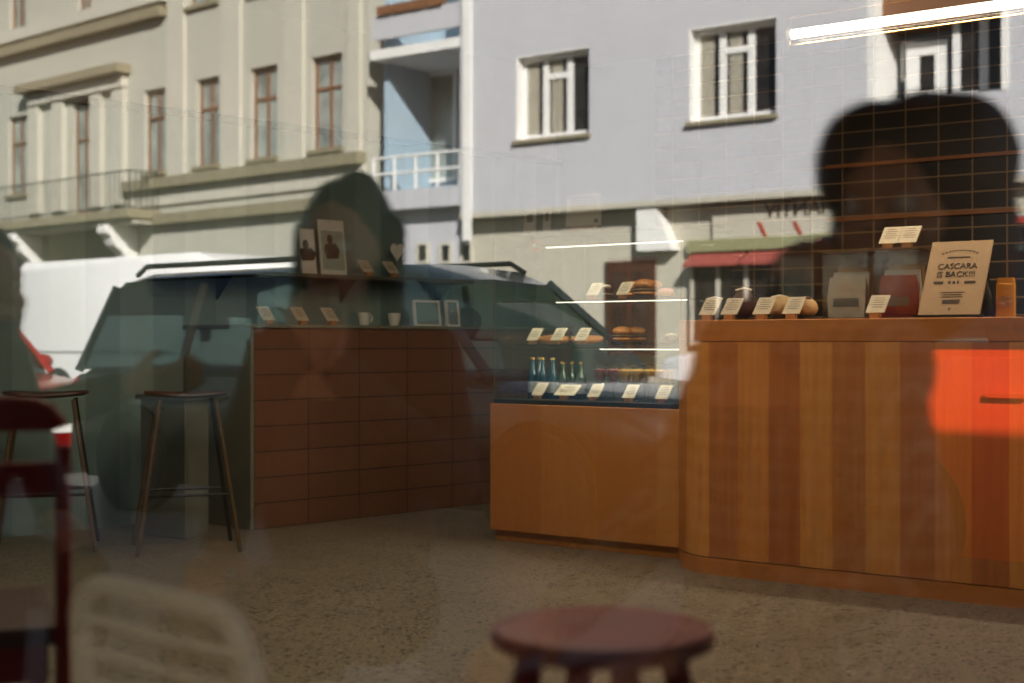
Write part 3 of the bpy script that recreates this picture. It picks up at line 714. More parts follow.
def bar_stool():
    t = thing('bar_stool', 'x', 'bar stool'); h = .735
    def seat(u, v): return (u*.2, v*.18, h+.025*(v*v)+.012*u*u)
    R = []
    for i in range(13):
        a = -1+i/6; R.append([Vector(seat(math.copysign(abs(math.cos(tt))**.7, math.cos(tt))*abs(a)**.01*(1-.0*a), 0)) for tt in (0,)])
    g = G(); n = 36; rings = []
    for q, dz in ((.02, -.012), (.9, -.012), (1, -.004), (.98, .006), (.6, .004), (.02, .003)):
        ring = []
        for j in range(n):
            a = 2*PI*j/n; c, s = math.cos(a), math.sin(a)
            x = q*.2*math.copysign(abs(c)**.75, c); y = q*.17*math.copysign(abs(s)**.75, s)
            ring.append((x, y, h+dz+.022*(x/.2)**2+.012*(y/.17)**2))
        rings.append(ring)
    g.rings(rings); g.build('seat', M['seatwood'], t)
    ends = [(sx*.13, sy*.11, sx*.235, sy*.2) for sx, sy in ((-1, -1), (1, -1), (1, 1), (-1, 1))]
    for k, (a, b, c, d) in enumerate(ends): G().tube([(a, b, h-.012), (c, d, .004)], .0105, 10).build('leg', M['steel'] if k != 2 else M['blacksteel'], t)
    k = .62; pts = [(a+(c-a)*k, b+(d-b)*k, (h-.012)*(1-k)) for a, b, c, d in ends]
    G().tube(pts, .008, 8, closed=True).build('footrest', M['blacksteel'], t)
    return t
bs = bar_stool(); pb = on_z(186, 549, 0); bs.location = (pb.x, pb.y, 0); bs.rotation_euler.z = .95
bs['label'] = 'tall bar stool with brown seat beside the grey bar end'; bs['group'] = 'bar stools'
pb = on_z(46, 549, 0); dup(bs, (pb.x, pb.y, 0), .9, 'tall bar stool farther left behind the red chair')
def red_chair():
    p = at(57, 430, 2.25)
    t = thing('red_chair', 'dark red wooden chair with curved back rail at the left foreground', 'chair', (p.x-.20*CS, p.y-.20*SN, 0), YAW+.38)
    zt = 1-(405-HY)/F*2.25
    g = G(); w = .2
    pts = [(-w, 0, .002), (-w, 0, zt-.06)]
    for k in range(1, 7): a = k/6*PI/2; pts.append((-w+.06*(1-math.cos(a)), 0, zt-.06+.06*math.sin(a)))
    pts += [(-q[0], 0, q[2]) for q in reversed(pts)]
    g.tube(pts, .0125, 12); g.build('back_frame', M['red'], t)
    G().box(-w+.012, -.006, zt-.045, w-.012, .010, zt-.0).build('top_rail', M['red'], t, .004)
    G().box(-w+.012, -.008, zt-.15, w-.012, .010, zt-.095).build('middle_rail', M['red'], t, .005)
    G().box(-w, .014, .50, w, .42, .535).build('seat', M['seatwood'], t, .008)
    for s in (-1, 1): G().tube([(s*(w-.02), .40, .50), (s*(w), .42, .002)], [.017, .013], 10).build('leg', M['red'], t)
    for s in (-1, 1): G().tube([(s*(w-.008), .014, .3), (s*(w-.01), .41, .3)], .009, 8).build('stretcher', M['red'], t)
    G().box(-w+.02, .03, .44, w-.02, .05, .499).build('apron', M['red'], t)
red_chair()

# ------------------------------------------------------------------ street: ground
def ys(rv): return 2*GL-rv                     # a plane's real y from the depth of its mirror image
RZ = -.12
struct(G().box(-45, ys(4.9), RZ-.2, 20, GL-.12, 0), 'sidewalk', M['pavement'])
struct(G().box(-45, ys(14.6), RZ-.2, 20, ys(4.9)-.001, RZ), 'road', M['asphalt'])
struct(G().box(-45, ys(40), RZ-.2, 20, ys(14.6)-.001, RZ+.12), 'far_sidewalk', M['pavement'])

# ------------------------------------------------------------------ buildings across the street
class Fac:
    def __init__(s, px, D, vpx):
        o = at(px, HY, D); s.o = (o.x, o.y)
        if vpx is None: s.d = (1.0, 0.0)
        else:
            X, Dd = (CX-vpx), -F; l = math.hypot(X, Dd); X /= l; Dd /= l
            s.d = (X*CS-Dd*SN, X*SN+Dd*CS)
        a, b = s.d
        s.T = Matrix(((a, b, 0, s.o[0]), (-b, a, 0, 2*GL-s.o[1]), (0, 0, 1, 0), (0, 0, 0, 1)))
    def uv(s, px, py, out=0):                  # (along, height) on the plane shifted out by so much
        a, b = s.d; ox, oy = s.o[0]+b*0, s.o[1]
        ox -= b*-1*0; ox, oy = s.o[0]+(b)*out, s.o[1]-(a)*out
        X = (px-CX)/F; ds, dr = X*CS-SN, X*SN+CS
        t = (ox*b-oy*a)/(ds*b-dr*a)
        return (t*ds-s.o[0])*a+(t*dr-s.o[1])*b, CAMZ-(py-HY)/F*t
    def rect(s, x0, y0, x1, y1, out=0):        # pixel corners top-left, bottom-left / right edge
        a, zt = s.uv(x0, y0, out); _, zb = s.uv(x0, y1, out); b, _ = s.uv(x1, y0, out)
        return a, b, zb, zt
def bld(name, label, fac):
    t = thing(name, label, 'building'); t.matrix_world = fac.T; return t
def window(parent, r, depth, fm, mull=(.33, .66), trans=None, fw=.07, name='window', curtain=False, glass='houseglass'):
    a, b, z0, z1 = r
    g = G(); y0, y1 = -depth, -depth+.07
    g.box(a, y0, z0, a+fw, y1, z1); g.box(b-fw, y0, z0, b, y1, z1); g.box(a+fw, y0, z0, b-fw, y1, z0+fw); g.box(a+fw, y0, z1-fw, b-fw, y1, z1)
    ms = [a+(b-a)*m for m in mull]
    for m in ms: g.box(m-fw*.6, y0, z0+fw, m+fw*.6, y1, z1-fw)
    if trans:
        xs = trans[1] if len(trans) > 1 else (a+fw, b-fw); zz = z0+(z1-z0)*trans[0]; g.box(xs[0], y0, zz-fw*.5, xs[1], y1+.01, zz+fw*.5)
    w = g.build(name, fm, parent)
    G().box(a+.01, y0+.015, z0+.01, b-.01, y0+.03, z1-.01).build('pane', M[glass], w)
    if curtain:
        g = G(); n = 10
        for x0, x1 in ((a+fw, a+(b-a)*.22), (a+(b-a)*.4, a+(b-a)*.55)):
            pts = [(x0+(x1-x0)*k/12, y0+.04+.008*(k % 2)) for k in range(13)]
            g.prism(pts+[(x1, y0+.033), (x0, y0+.033)], z0+fw, z1-fw)
        g.build('curtain', M['curtain'], w)
    return w

# pale blue apartment house
FC = Fac(552, 27, None)
C = bld('apartment_house', 'pale blue rendered apartment house across the street', FC)
ZC = FC.uv(600, 204)[1]; xl = FC.uv(460, 200)[0]; xr = FC.uv(1300, 200)[0]
w1 = FC.rect(516, 57, 589, 141); w2 = FC.rect(689, 29, 776, 123)
wl2 = FC.rect(868, -60, 1008, 104)
wx = FC.rect(1060, -20, 1130, 90)
g = G(); holed(g, xl, xr, ZC, 11.0, [w1, w2, wl2, wx], -.30, 0); g.build('wall', M['wallC'], C)
G().box(xl, -.5, ZC-.10, xr, .02, ZC-.001).build('string_course', M['shopfront'], C)
G().box(xl+.02, -5, ZC, xr, -1.5, 11).build('wall', M['wallC'], C)
window(C, w1, .28, M['whitetrim'], trans=(.74, (w1[0]+(w1[1]-w1[0])*.33, w1[0]+(w1[1]-w1[0])*.66)), fw=.11, curtain=True)
window(C, w2, .28, M['whitetrim'], trans=(.74, (w2[0]+(w2[1]-w2[0])*.33, w2[0]+(w2[1]-w2[0])*.66)), fw=.11, curtain=True)
window(C, wx, .28, M['whitetrim'], fw=.1)
for r in (w1, w2):
    G().box(r[0]-.04, -.06, r[2]-.07, r[1]+.04, .09, r[2]-.001).build('window_sill', M['olive'], C)
    g = G(); g.box(r[0], -.21, r[2], r[0]+.025, .004, r[3]); g.box(r[0]+.025, -.21, r[3]-.025, r[1], .004, r[3]); g.build('window_reveal', M['whitetrim'], C)
# loggia on the right
la, lb, lz0, lz1 = wl2
G().box(la, -1.2, lz0, lb, -1.15, 11).build('loggia_back', M['loggia'], C)
G().box(la-.02, -1.2, lz0, la+.12, .01, 11).build('loggia_jamb', M['whitetrim'], C)
G().box(lb-.1, -1.2, lz0, lb+.02, .01, 11).build('loggia_jamb', M['whitetrim'], C)
dl = FC.rect(905, 35, 945, 130); window(C, (dl[0]-.25, dl[1]-.2, lz0, dl[3]), .75, M['whitetrim'], mull=(), fw=.22, name='balcony_door')
bg = FC.rect(950, 8, 1006, 130); window(C, (bg[0]-.15, bg[1]-.02, lz0, bg[3]+.4), .6, M['whitetrim'], mull=(.5,), fw=.12)
sm = FC.rect(873, 35, 885, 75); window(C, (sm[0]+.14, sm[1]+.16, sm[2], sm[3]), .9, M['whitetrim'], mull=(), fw=.05)
G().box(la, -1.1, FC.uv(900, 22)[1], lb, -.3, FC.uv(900, -30)[1]).build('loggia_soffit', M['brownframe'], C)
# ground floor, set back
gb = -.35
G().box(xl, gb-.3, RZ, xr, gb, ZC-.13).build('shop_wall', M['shopfront'], C)
r = FC.rect(715, 201, 880, 222, gb); zb = FC.uv(760, 240, gb)
G().box(r[0], gb+.001, r[2]-.35, r[1]+2.5, gb+.10, min(r[3]+.12, ZC-.14)).build('sign_fascia', M['shopfront'], C)
za, zb2 = FC.uv(700, 240, gb+.1)[1], FC.uv(700, 252, gb+.1)[1]
G().box(FC.uv(690, 245, gb)[0], gb+.001, zb2, FC.uv(900, 245, gb)[0], gb+.14, za).build('lintel', M['sageband'], C)
r = FC.rect(694, 252, 808, 268, gb)
for k, (x0, x1) in enumerate(((r[0], (r[0]+r[1])/2-.04), ((r[0]+r[1])/2+.04, r[1]))):
    G().prism([(gb+.002, r[3]), (gb+.42, r[2]+.05), (gb+.42, r[2]), (gb+.39, r[2]), (gb+.002, r[3]-.08)], x0, x1, Matrix(((0, 0, 1, 0), (1, 0, 0, 0), (0, 1, 0, 0), (0, 0, 0, 1)))).build('awning', M['awning'], C)
r = FC.rect(694, 262, 808, 345, gb); window(C, r, -gb-.08, M['shopfront'], mull=(.25, .5, .75), fw=.06, name='shop_window')
r = FC.rect(818, 250, 900, 345, gb); window(C, r, -gb-.08, M['whitetrim'], mull=(.5,), fw=.08, name='shop_window')
# white slanted panel shaped as a patch of sunlight; doorway beside the shop
r = FC.rect(645, 207, 668, 252, gb)
g = G(); g.prism([(r[0], r[2]), (r[1]+.25, r[2]), (r[1]-.1, r[3]), (r[0], r[3])], -.30, 0, Matrix.Translation((0, gb+.002, 0)) @ Matrix(((1, 0, 0, 0), (0, 0, -1, 0), (0, 1, 0, 0), (0, 0, 0, 1))))
g.build('sunlight_patch', M['whitetrim'], C)
r = FC.rect(606, 262, 656, 350, gb); r = (r[0], r[1], RZ, r[3])
dd = G(); dd.box(r[0], gb+.001, r[2], r[1], gb+.05, r[3]); dd = dd.build('shop_door', M['darkdoor'], C)
for q in (.12, .56): G().box(r[0]+(r[1]-r[0])*q, gb+.051, r[2]+.9, r[0]+(r[1]-r[0])*(q+.32), gb+.06, r[3]-.2).build('pane', M['houseglass'], dd)
# mirror-written shop name and red strokes, ordinary lettering from the street
g = G(); sx0, sz0 = FC.uv(795, 209, gb+.11)
text_geo(g, 'IANTIV', .36, Matrix.Translation((sx0, gb+.115, sz0)) @ Matrix.Rotation(PI, 4, 'Z') @ Matrix.Rotation(PI/2, 4, 'X'), .01)
g.build('shop_lettering', M['letter'], C)
g = G()
for px in (763, 799):
    x0, z0 = FC.uv(px, 229, gb+.1); g.prism([(x0-.12, z0+.13), (x0-.05, z0+.13), (x0+.09, z0-.13), (x0+.02, z0-.13)], -.115, -.101, Matrix.Translation((0, gb, 0)) @ Matrix(((1, 0, 0, 0), (0, 0, -1, 0), (0, 1, 0, 0), (0, 0, 0, 1))))
g.build('red_mark', M['redletter'], C)

# balcony bay between the two houses
FL = Fac(460, 28.4, None)
B = bld('balcony_bay', 'blue grey balcony bay at the edge of the pale blue house', FL)
bl0 = FL.uv(372, 100)[0]; br0 = FL.uv(462, 100)[0]
G().box(bl0-.02, -2.0, RZ, br0-.02, -1.8, 11).build('back_wall', M['loggia'], B)
G().box(bl0-.02, -1.8, 0, bl0+.12, -.4, 11).build('side_wall', M['loggia'], B)
G().box(xl+.10, .001, 3.0, xl+.30, .05, 11).build('corner_trim', M['whitetrim'], C)
for zt_, zb_ in ((37, 47), (185, 205)):
    z1, z0 = FL.uv(460, zt_)[1], FL.uv(460, zb_)[1]
    G().box(bl0-.02, -1.8, z0, br0-.03, .05, z1).build('balcony_slab', M['whitetrim'] if zt_ < 100 else M['wallC'], B)
z1, z0 = FL.uv(440, 5)[1], FL.uv(440, 29)[1]
G().box(bl0-.02, -.1, z0, br0-.05, 0, z1).build('parapet', M['wallC'], B)
g = G(); z0 = FL.uv(440, 186)[1]; z1 = FL.uv(440, 152)[1]
for z in (z0+.35, z1): g.tube([(bl0, -.05, z), (br0-.06, -.05, z)], .03, 8)
for k in range(5): x = bl0+(br0-.1-bl0)*k/4; g.tube([(x, -.05, z0-.02), (x, -.05, z1)], .03, 8)
g.build('railing', M['whitetrim'], B)
r = FL.rect(400, 78, 462, 186, -1.8); window(B, (r[0], r[1]-.1, r[2], r[3]), 1.79, M['whitetrim'], mull=(.5,), fw=.09, name='balcony_door', glass='paleglass')
g = G(); z0 = FL.uv(440, 5)[1]
for k in range(4): x = bl0+.2+k*.45; g.box(x, -.1, z0, x+.38, .08, z0+.18)
g.build('flower_box', M['brownframe'], B)
G().box(bl0-.02, -1.78, RZ, br0-.03, -.3, FL.uv(440, 206)[1]-.01).build('ground_wall', M['wallC'], B)
for x0 in (418, 441, 462):
    r = FL.rect(x0, 243, x0+12, 264, -.3); window(B, r, .29, M['stucco'], mull=(), fw=.05, name='small_window', glass='houseglass')

# beige house
FB = Fac(380, 30.5, -1080)
H = bld('stucco_house', 'cream stucco house with brown windows and an ornate balcony', FB)
wr = [FB.rect(*q) for q in ((8, 118, 27, 196), (72, 103, 91, 214), (144, 91, 165, 174), (196, 80, 219, 167), (250, 69, 277, 160), (311, 58, 342, 151),
                            (9, -40, 26, 53), (77, -55, 91, 37), (145, -70, 166, 18), (188, -75, 218, 8), (250, -90, 277, -6), (311, -100, 342, -16),
                            (-50, 130, -33, 205), (-50, -30, -33, 60))]
bx0 = FB.uv(-120, 100)[0]; bx1 = FB.uv(368, 100)[0]
g = G(); holed(g, bx0, bx1, RZ, 13, wr, -.35, 0); g.build('wall', M['wallB'], H)
G().box(bx0, -6, RZ, bx1-2.2, -1.4, 13).build('rear_block', M['wallB'], H)
for k, r in enumerate(wr):
    window(H, r, .20, M['brownframe'], mull=(.5,), trans=(.66,), fw=.06, glass='paleglass')
    if k not in (1,): G().box(r[0]-.06, -.02, r[2]-.09, r[1]+.06, .10, r[2]-.001).build('window_sill', M['olive'], H)
def hband(px0, py0, px1, h_px, out, m, name):
    a, z = FB.uv(px0, py0); b, _ = FB.uv(px1, py0); _, zb = FB.uv(px0, py0+h_px)
    G().box(a, .001, zb, b, out, z).build(name, m, H)
hband(-100, 78, 167, 8, .25, M['olive'], 'cornice'); hband(-100, 64, 167, 10, .18, M['stucco'], 'cornice')
hband(130, 183, 366, 10, .28, M['olive'], 'string_course'); hband(130, 191, 366, 18, .08, M['stucco'], 'string_course')
hband(130, 218, 366, 10, .25, M['olive'], 'ground_cornice')
hband(28, 88, 131, 8, .45, M['olive'], 'door_hood'); hband(34, 97, 128, 10, .2, M['stucco'], 'door_hood')
for px0, px1, top in ((170, 186, -120), (224, 242, -120), (287, 305, -120), (350, 362, -120)):
    a, z0 = FB.uv(px0, 184 - (px0-130)*.124); b, _ = FB.uv(px1, 100); G().box(a, .001, z0, b, .09, 12.5).build('pilaster', M['stucco'], H)
for px0, px1 in ((32, 42), (56, 66), (94, 104), (116, 127)):
    a, z0 = FB.uv(px0, 218 - px0*.11); b, _ = FB.uv(px1, 100); _, z1 = FB.uv(px0, 107-px0*.23); G().box(a, .001, z0, b, .14, z1+.1).build('door_pilaster', M['stucco'], H)
# balcony
a, zt = FB.uv(-60, 226, .9); b, _ = FB.uv(131, 210, .9); zs = FB.uv(60, 216, .9)[1]
G().box(a, .001, zs-.22, b, 1.0, zs).build('balcony_slab', M['olive'], H)
G().box(a, .001, zs-.34, b-.1, .8, zs-.221).build('slab_moulding', M['stucco'], H)
g = G(); n = 46
for k in range(n+1): x = a+.05+(b-a-.1)*k/n; g.tube([(x, .93, zs), (x, .93, zs+.95)], .013, 6)
for z in (zs+.08, zs+.95): g.tube([(a+.03, .93, z), (b-.03, .93, z)], .022, 6)
for x in (a+.05, b-.05):
    for k in range(6): g.tube([(x, .1+.16*k, zs), (x, .1+.16*k, zs+.95)], .013, 6)
    g.tube([(x, 0, zs+.95), (x, .93, zs+.95)], .022, 6)
g.build('balcony_railing', M['iron'], H)
prof = [(0.0, zs-.35), (.95, zs-.35), (.95, zs-.55), (.80, zs-.62), (.70, zs-.85), (.42, zs-1.05), (.30, zs-1.35), (.0, zs-1.45)]
for px in (20, 112):
    x = FB.uv(px, 220, .5)[0]; G().prism(prof, x, x+.42, Matrix(((0, 0, 1, 0), (1, 0, 0, 0), (0, 1, 0, 0), (0, 0, 0, 1)))).build('console', M['whitetrim'], H, .02)
G().box(bx0, .001, RZ, FB.uv(128, 200)[0], .03, zs-.36).build('ground_floor_base', M['olive'], H)
ar = FB.rect(-20, 226, 60, 300)
pp = [(ar[0], RZ), (ar[1], RZ)] + [((ar[0]+ar[1])/2+(ar[1]-ar[0])/2*math.cos(k*PI/16), 1.6+(ar[1]-ar[0])/2*math.sin(k*PI/16)*.75) for k in range(17)]
G().prism(pp, -.06, -.031, Matrix(((1, 0, 0, 0), (0, 0, -1, 0), (0, 1, 0, 0), (0, 0, 0, 1)))).build('archway', M['darkdoor'], H)

# ------------------------------------------------------------------ vehicles
def wheel(parent, x, y, r, side):
    t = G(); T = Matrix.Translation((x, y, r)) @ Matrix.Rotation(-side*PI/2, 4, 'X')
    t.lathe([(r*.62, -.10), (r*.94, -.10), (r, -.07), (r, .07), (r*.94, .10), (r*.62, .10)], 28, T=T)
    w = t.build('wheel', M['tyre'], parent)
    g = G(); g.lathe([(0, .02), (r*.62, .05), (r*.66, .095), (r*.60, .095), (r*.56, .06), (r*.14, .06), (r*.10, .085), (0, .085)], 28, T=T)
    for k in range(5):
        a = k*2*PI/5; T2 = T @ Matrix.Rotation(a, 4, 'Z'); g.box(r*.1, -.03, .062, r*.6, .03, .085, T2)
    g.build('rim', M['rim'], w)
def car(label, x, y, rz, paint, Ln, Wd, Ht, name='car', wagon=True, rails=False, pale=False, cat='car', beltk=.60, pil=None):
    """x forward; body of cross-sections along x, glasshouse above the belt."""
    t = thing(name, label, cat, (x, y, RZ), rz)
    h = Ln/2; belt = Ht*beltk; zlo = .20; hw = Wd/2
    def sec(xx, top, wd, lo=zlo):
        return [(xx, -wd*.93, lo), (xx, -wd, lo+.14), (xx, -wd, belt*.62), (xx, -wd*.965, top-.05), (xx, -wd*.86, top), (xx, 0, top+.015),
                (xx, wd*.86, top), (xx, wd*.965, top-.05), (xx, wd, belt*.62), (xx, wd, lo+.14), (xx, wd*.93, lo), (xx, 0, lo)]
    hood = belt*.93
    S = [(-h, belt*.78, hw*.78, .34), (-h+.06, belt*.94, hw*.9, .26), (-h+.25, belt, hw*.97, .2), (-h*.5, belt, hw, .2), (0, belt, hw, .2), (h*.35, belt*.985, hw, .2),
         (h*.45, belt*.97, hw*.99, .2), (h*.75, hood*.96, hw*.96, .2), (h-.18, hood*.88, hw*.9, .22), (h-.04, hood*.76, hw*.78, .26), (h, hood*.62, hw*.68, .32)]
    G().rings([sec(*q) for q in S]).build('body', M[paint], t)
    # glasshouse
    xr0 = -h+.10 if wagon else -h+.55
    roofx = [(-h+.42 if wagon else -h+1.0), h*.22]
    zr = Ht
    def gs(xx, z0, z1, w0, w1): return [(xx[0], -w0, z0), (xx[1], -w1, z1), (xx[1], w1, z1), (xx[0], w0, z0)]
    wb, wt = hw*.90, hw*.70
    zt = zr-.05
    P = [((xr0, xr0), belt-.02, belt-.01, wb, wb), ((xr0+.03, xr0+.20), belt-.02, belt+(zt-belt)*.62, wb, (wb+wt)/2), ((roofx[0], roofx[0]), belt-.02, zt, wb, wt),
         ((0, 0), belt-.02, zt+.0, wb, wt), ((roofx[1], roofx[1]), belt-.02, zt-.02, wb, wt*.98), ((h*.47, h*.40), belt-.03, belt+(zt-belt)*.35, wb*.98, (wb*1.3+wt*.7)/2), ((h*.52, h*.515), belt-.05, belt-.03, wb*.9, wb*.9)]
    G().rings([gs(*q) for q in P]).build('glasshouse', M['carglass'], t, angle=50)
    R = []
    for xx, zz, ww in ((xr0+.18, belt+(zt-belt)*.66, (wb+wt)/2+.015), (roofx[0]-.06, zt-.01, wt+.02), (roofx[0]+.25, zr, wt+.015), (0, zr+.012, wt+.015), (roofx[1]-.15, zr-.005, wt+.012), (roofx[1]+.1, zt-.05, wt+.015)):
        R.append([(xx, -ww, zz-.035), (xx, -ww*.9, zz), (xx, 0, zz+.02), (xx, ww*.9, zz), (xx, ww, zz-.035), (xx, 0, zz-.02)])
    G().rings(R).build('roof', M[paint], t)
    for s in (-1, 1):
        for (xa, xb) in (((xr0+.05), (xr0+.24)), (-.12, -.10), (h*.50, roofx[1]+.05), (-h*.52, -h*.5)):
            G().tube([(xa, s*(wb+.004), belt-.03), (xb, s*(wt+.014), zt-.03)], [.032, .026], 6).build('pillar', M[pil or paint] if xa in (xr0+.05, h*.50) else M['black'], t)
        for xw in (-h+.82, h-.88):
            G().lathe([(0, 0), (.37, 0), (.37, .01), (0, .012)], 28, T=Matrix.Translation((xw, s*hw*.992, .34)) @ Matrix.Rotation(-s*PI/2, 4, 'X')).build('wheel_arch', M['black'], t)
            wheel(t, xw, s*(hw-.07), .33, s)
        G().ball((h*.33, s*(hw+.07), belt+.06), (.07, .10, .07), 14, 8).build('mirror', M[paint], t)
        for xh in (-h*.38, .12): G().box(xh, s*(hw+.003)-.012, belt*.80, xh+.17, s*(hw+.003)+.012, belt*.80+.025).build('door_handle', M[paint], t, .004)
        G().ball((h-.16, s*hw*.70, hood*.66), (.12, .12, .075), 14, 8).build('headlight', M['lamplens'], t)
        G().ball((-h+.08, s*hw*.80, belt*.84), (.07, .09, .10), 12, 8).build('tail_light', M['redlens'], t)
        if rails:
            G().tube([(-h+.55, s*(wt+.0), zr-.01), (-h+.65, s*wt, zr+.05), (.3, s*wt, zr+.055), (.42, s*wt, zr-.01)], .018, 8).build('roof_rail', M['blacksteel'], t)
    for xs_ in (-.75, .28):
        for s in (-1, 1):
            g = G(); y0 = s*.36
            g.rings([[(xs_-.1+k, y0-.22, belt-.05+z), (xs_-.1+k, y0+.22, belt-.05+z), (xs_+.03+k, y0+.22, belt-.05+z), (xs_+.03+k, y0-.22, belt-.05+z)] for k, z in ((0, 0), (-.08, .24))])
            g.ball((xs_-.13, y0, belt+.30), (.06, .14, .10), 14, 8)
            g.build('seat', M['seatpale'] if pale else M['black'], t)
    G().box(h-.02, -.26, .38, h+.012, .26, .49).build('number_plate', M['whitecard'], t)
    G().box(h-.02, -hw*.45, .53, h+.004, hw*.45, .60).build('grille', M['black'], t)
    G().ball((h-.01, 0, .665), (.02, .06, .045), 14, 8).build('badge', M['chrome'], t)
    return t
RW = 6.9
car('dark petrol estate car with roof rails parked at the near kerb', -5.95, ys(RW), 0, 'darkcar', 5.0, 1.80, 1.58, rails=True, pale=True)
car('red car parked behind the dark estate car', -11.9, ys(RW), 0, 'redcar', 4.1, 1.74, 1.46)
car('orange red car parked ahead of the dark estate car', -1.2, ys(RW-.05), 0, 'orangecar', 4.1, 1.80, 1.66, beltk=.665, pil='black')
car('white car on the far side of the street', -4.75, ys(13.2), PI, 'vanwhite', 5.6, 1.84, 1.95)

def van(label, x0, x1, y, zt):
    t = thing('van', label, 'van', ((x0+x1)/2, y, RZ)); h = (x1-x0)/2; H_ = zt-RZ
    prof = [(-h, .34), (-h, H_-.10), (-h+.10, H_), (h-1.5, H_+.02), (h-1.05, H_-.12), (h-.55, 1.22), (h-.08, 1.05), (h, .8), (h, .34)]
    R = []
    for yy, k in ((-.98, .97), (-.94, 1), (.94, 1), (.98, .97)): R.append([(px*k, yy, .34+(pz-.34)*k) for px, pz in prof])
    G().rings(R).build('body', M['vanwhite'], t)
    for s in (-1, 1):
        for xw in (-h+1.0, h-.95):
            G().lathe([(0, 0), (.38, 0), (.38, .01), (0, .012)], 28, T=Matrix.Translation((xw, s*.978, .36)) @ Matrix.Rotation(-s*PI/2, 4, 'X')).build('wheel_arch', M['black'], t)
            wheel(t, xw, s*.92, .34, s)
        q = [(h-1.75, 1.28), (h-1.75, H_-.30), (h-1.22, H_-.30), (h-.80, 1.28)]
        G().prism(q, s*.979-.004, s*.979+.004, Matrix(((1, 0, 0, 0), (0, 0, 1, 0), (0, 1, 0, 0), (0, 0, 0, 1)))).build('side_window', M['houseglass'], t)
        G().box(-h+.3, s*.982-.005, .95, h-1.9, s*.982+.005, .985).build('rub_strip', M['labelpaper'], t)
        G().ball((h-.05, s*.72, .86), (.08, .16, .13), 14, 8).build('headlight', M['lamplens'], t)
        G().box(h-1.3, s*1.05-.05, 1.2, h-1.15, s*1.05+.05, 1.5).build('mirror', M['black'], t, .02)
    return t
van('white panel van parked across the street', -18.7, -13.2, ys(13.6), 2.17)

# ------------------------------------------------------------------ outdoor chairs
def wire_chair(w=.195, zt=.672, sh=.44):
    t = thing('metal_chair', 'x', 'chair')
    pts = [(-w, -.20, .002), (-w, -.235, zt-.07)]
    for k in range(1, 6): a = k/5*PI/2; pts.append((-w+.07*(1-math.cos(a)), -.24, zt-.07+.07*math.sin(a)))
    pts += [(-p[0], p[1], p[2]) for p in reversed(pts)]
    G().tube(pts, .014, 10).build('back_frame', M['whitewire'], t)
    for k in range(6):
        z = zt-.052-.043*k
        G().tube([(-w+.006, -.236, z), (-w*.5, -.222, z-.004), (0, -.218, z-.006), (w*.5, -.222, z-.004), (w-.006, -.236, z)], .0058, 8).build('back_slat', M['whitewire'], t)
    g = G(); g.tube([(-w, -.2, sh), (w, -.2, sh), (w, .2, sh), (-w, .2, sh)], .012, 8, closed=True); g.build('seat_frame', M['whitewire'], t)
    for k in range(8): y = -.175+.05*k; G().tube([(-w, y, sh+.004), (0, y, sh-.006), (w, y, sh+.004)], .0075, 8).build('seat_slat', M['whitewire'], t)
    for s in (-1, 1): G().tube([(s*w, .2, sh), (s*(w+.01), .23, .002)], .013, 8).build('leg', M['whitewire'], t)
    return t
wc = wire_chair(); p = seen(250, 582, 1.92); wc.location = (p.x, p.y-.1, 0); wc.rotation_euler.z = PI+.12
wc['label'] = 'empty white metal slat chair nearest the shop window'; wc['group'] = 'white slat chairs on the pavement'

# ------------------------------------------------------------------ people
def fuse(parts, name, m, parent, voxel=.011, smooth=2):
    me = bpy.data.meshes.new(name); o = 0; V = []; Fc = []
    for g in parts: V += g.v; Fc += [tuple(o+i for i in f) for f in g.f]; o = len(V)
    bm = bmesh.new(); vs = [bm.verts.new(v) for v in V]
    for f in Fc:
        try: bm.faces.new([vs[i] for i in f])
        except ValueError: pass
    bmesh.ops.recalc_face_normals(bm, faces=bm.faces); bm.to_mesh(me); bm.free()
    ob = bpy.data.objects.new(name, me); COL.objects.link(ob)
    r = ob.modifiers.new('r', 'REMESH'); r.mode = 'VOXEL'; r.voxel_size = voxel
    if smooth: s = ob.modifiers.new('s', 'SMOOTH'); s.iterations = smooth; s.factor = .5
    dg = bpy.context.evaluated_depsgraph_get(); m2 = bpy.data.meshes.new_from_object(ob.evaluated_get(dg))
    bpy.data.objects.remove(ob); bpy.data.meshes.remove(me)
    m2.name = name; m2.materials.clear(); m2.materials.append(m)
    for p in m2.polygons: p.use_smooth = True
    ob = bpy.data.objects.new(name, m2); COL.objects.link(ob); ob.parent = parent; return ob
def hand(g, wrist, fwd, palm_n, s):
    """Palm, four unequal bent fingers and a thumb off the side of the palm."""
    f = Vector(fwd).normalized(); n = Vector(palm_n); n = (n-f*n.dot(f)).normalized(); sd = f.cross(n)*s; w = Vector(wrist)
    for k in (-.026, -.009, .009, .026): g.rcone(w+f*.01+sd*k*.7, w+f*.085+sd*k, .014, .0115, 10)
    for k, ln in ((-.028, .062), (-.010, .074), (.009, .080), (.027, .072)):
        a = w+f*.085+sd*k; b = a+f*ln*.48+n*.006+sd*k*.12; c = b+f*ln*.30+n*.014; d = c+f*ln*.16+n*.016
        g.rcone(a, b, .0098, .009, 10); g.rcone(b, c, .009, .0082, 10); g.rcone(c, d, .0082, .0072, 10)
    a = w+f*.025+sd*.024; b = a+f*.035+sd*.028+n*.010; c = b+f*.032+sd*.010+n*.010
    g.rcone(a, b, .014, .0115, 10); g.rcone(b, c, .0115, .0085, 10)
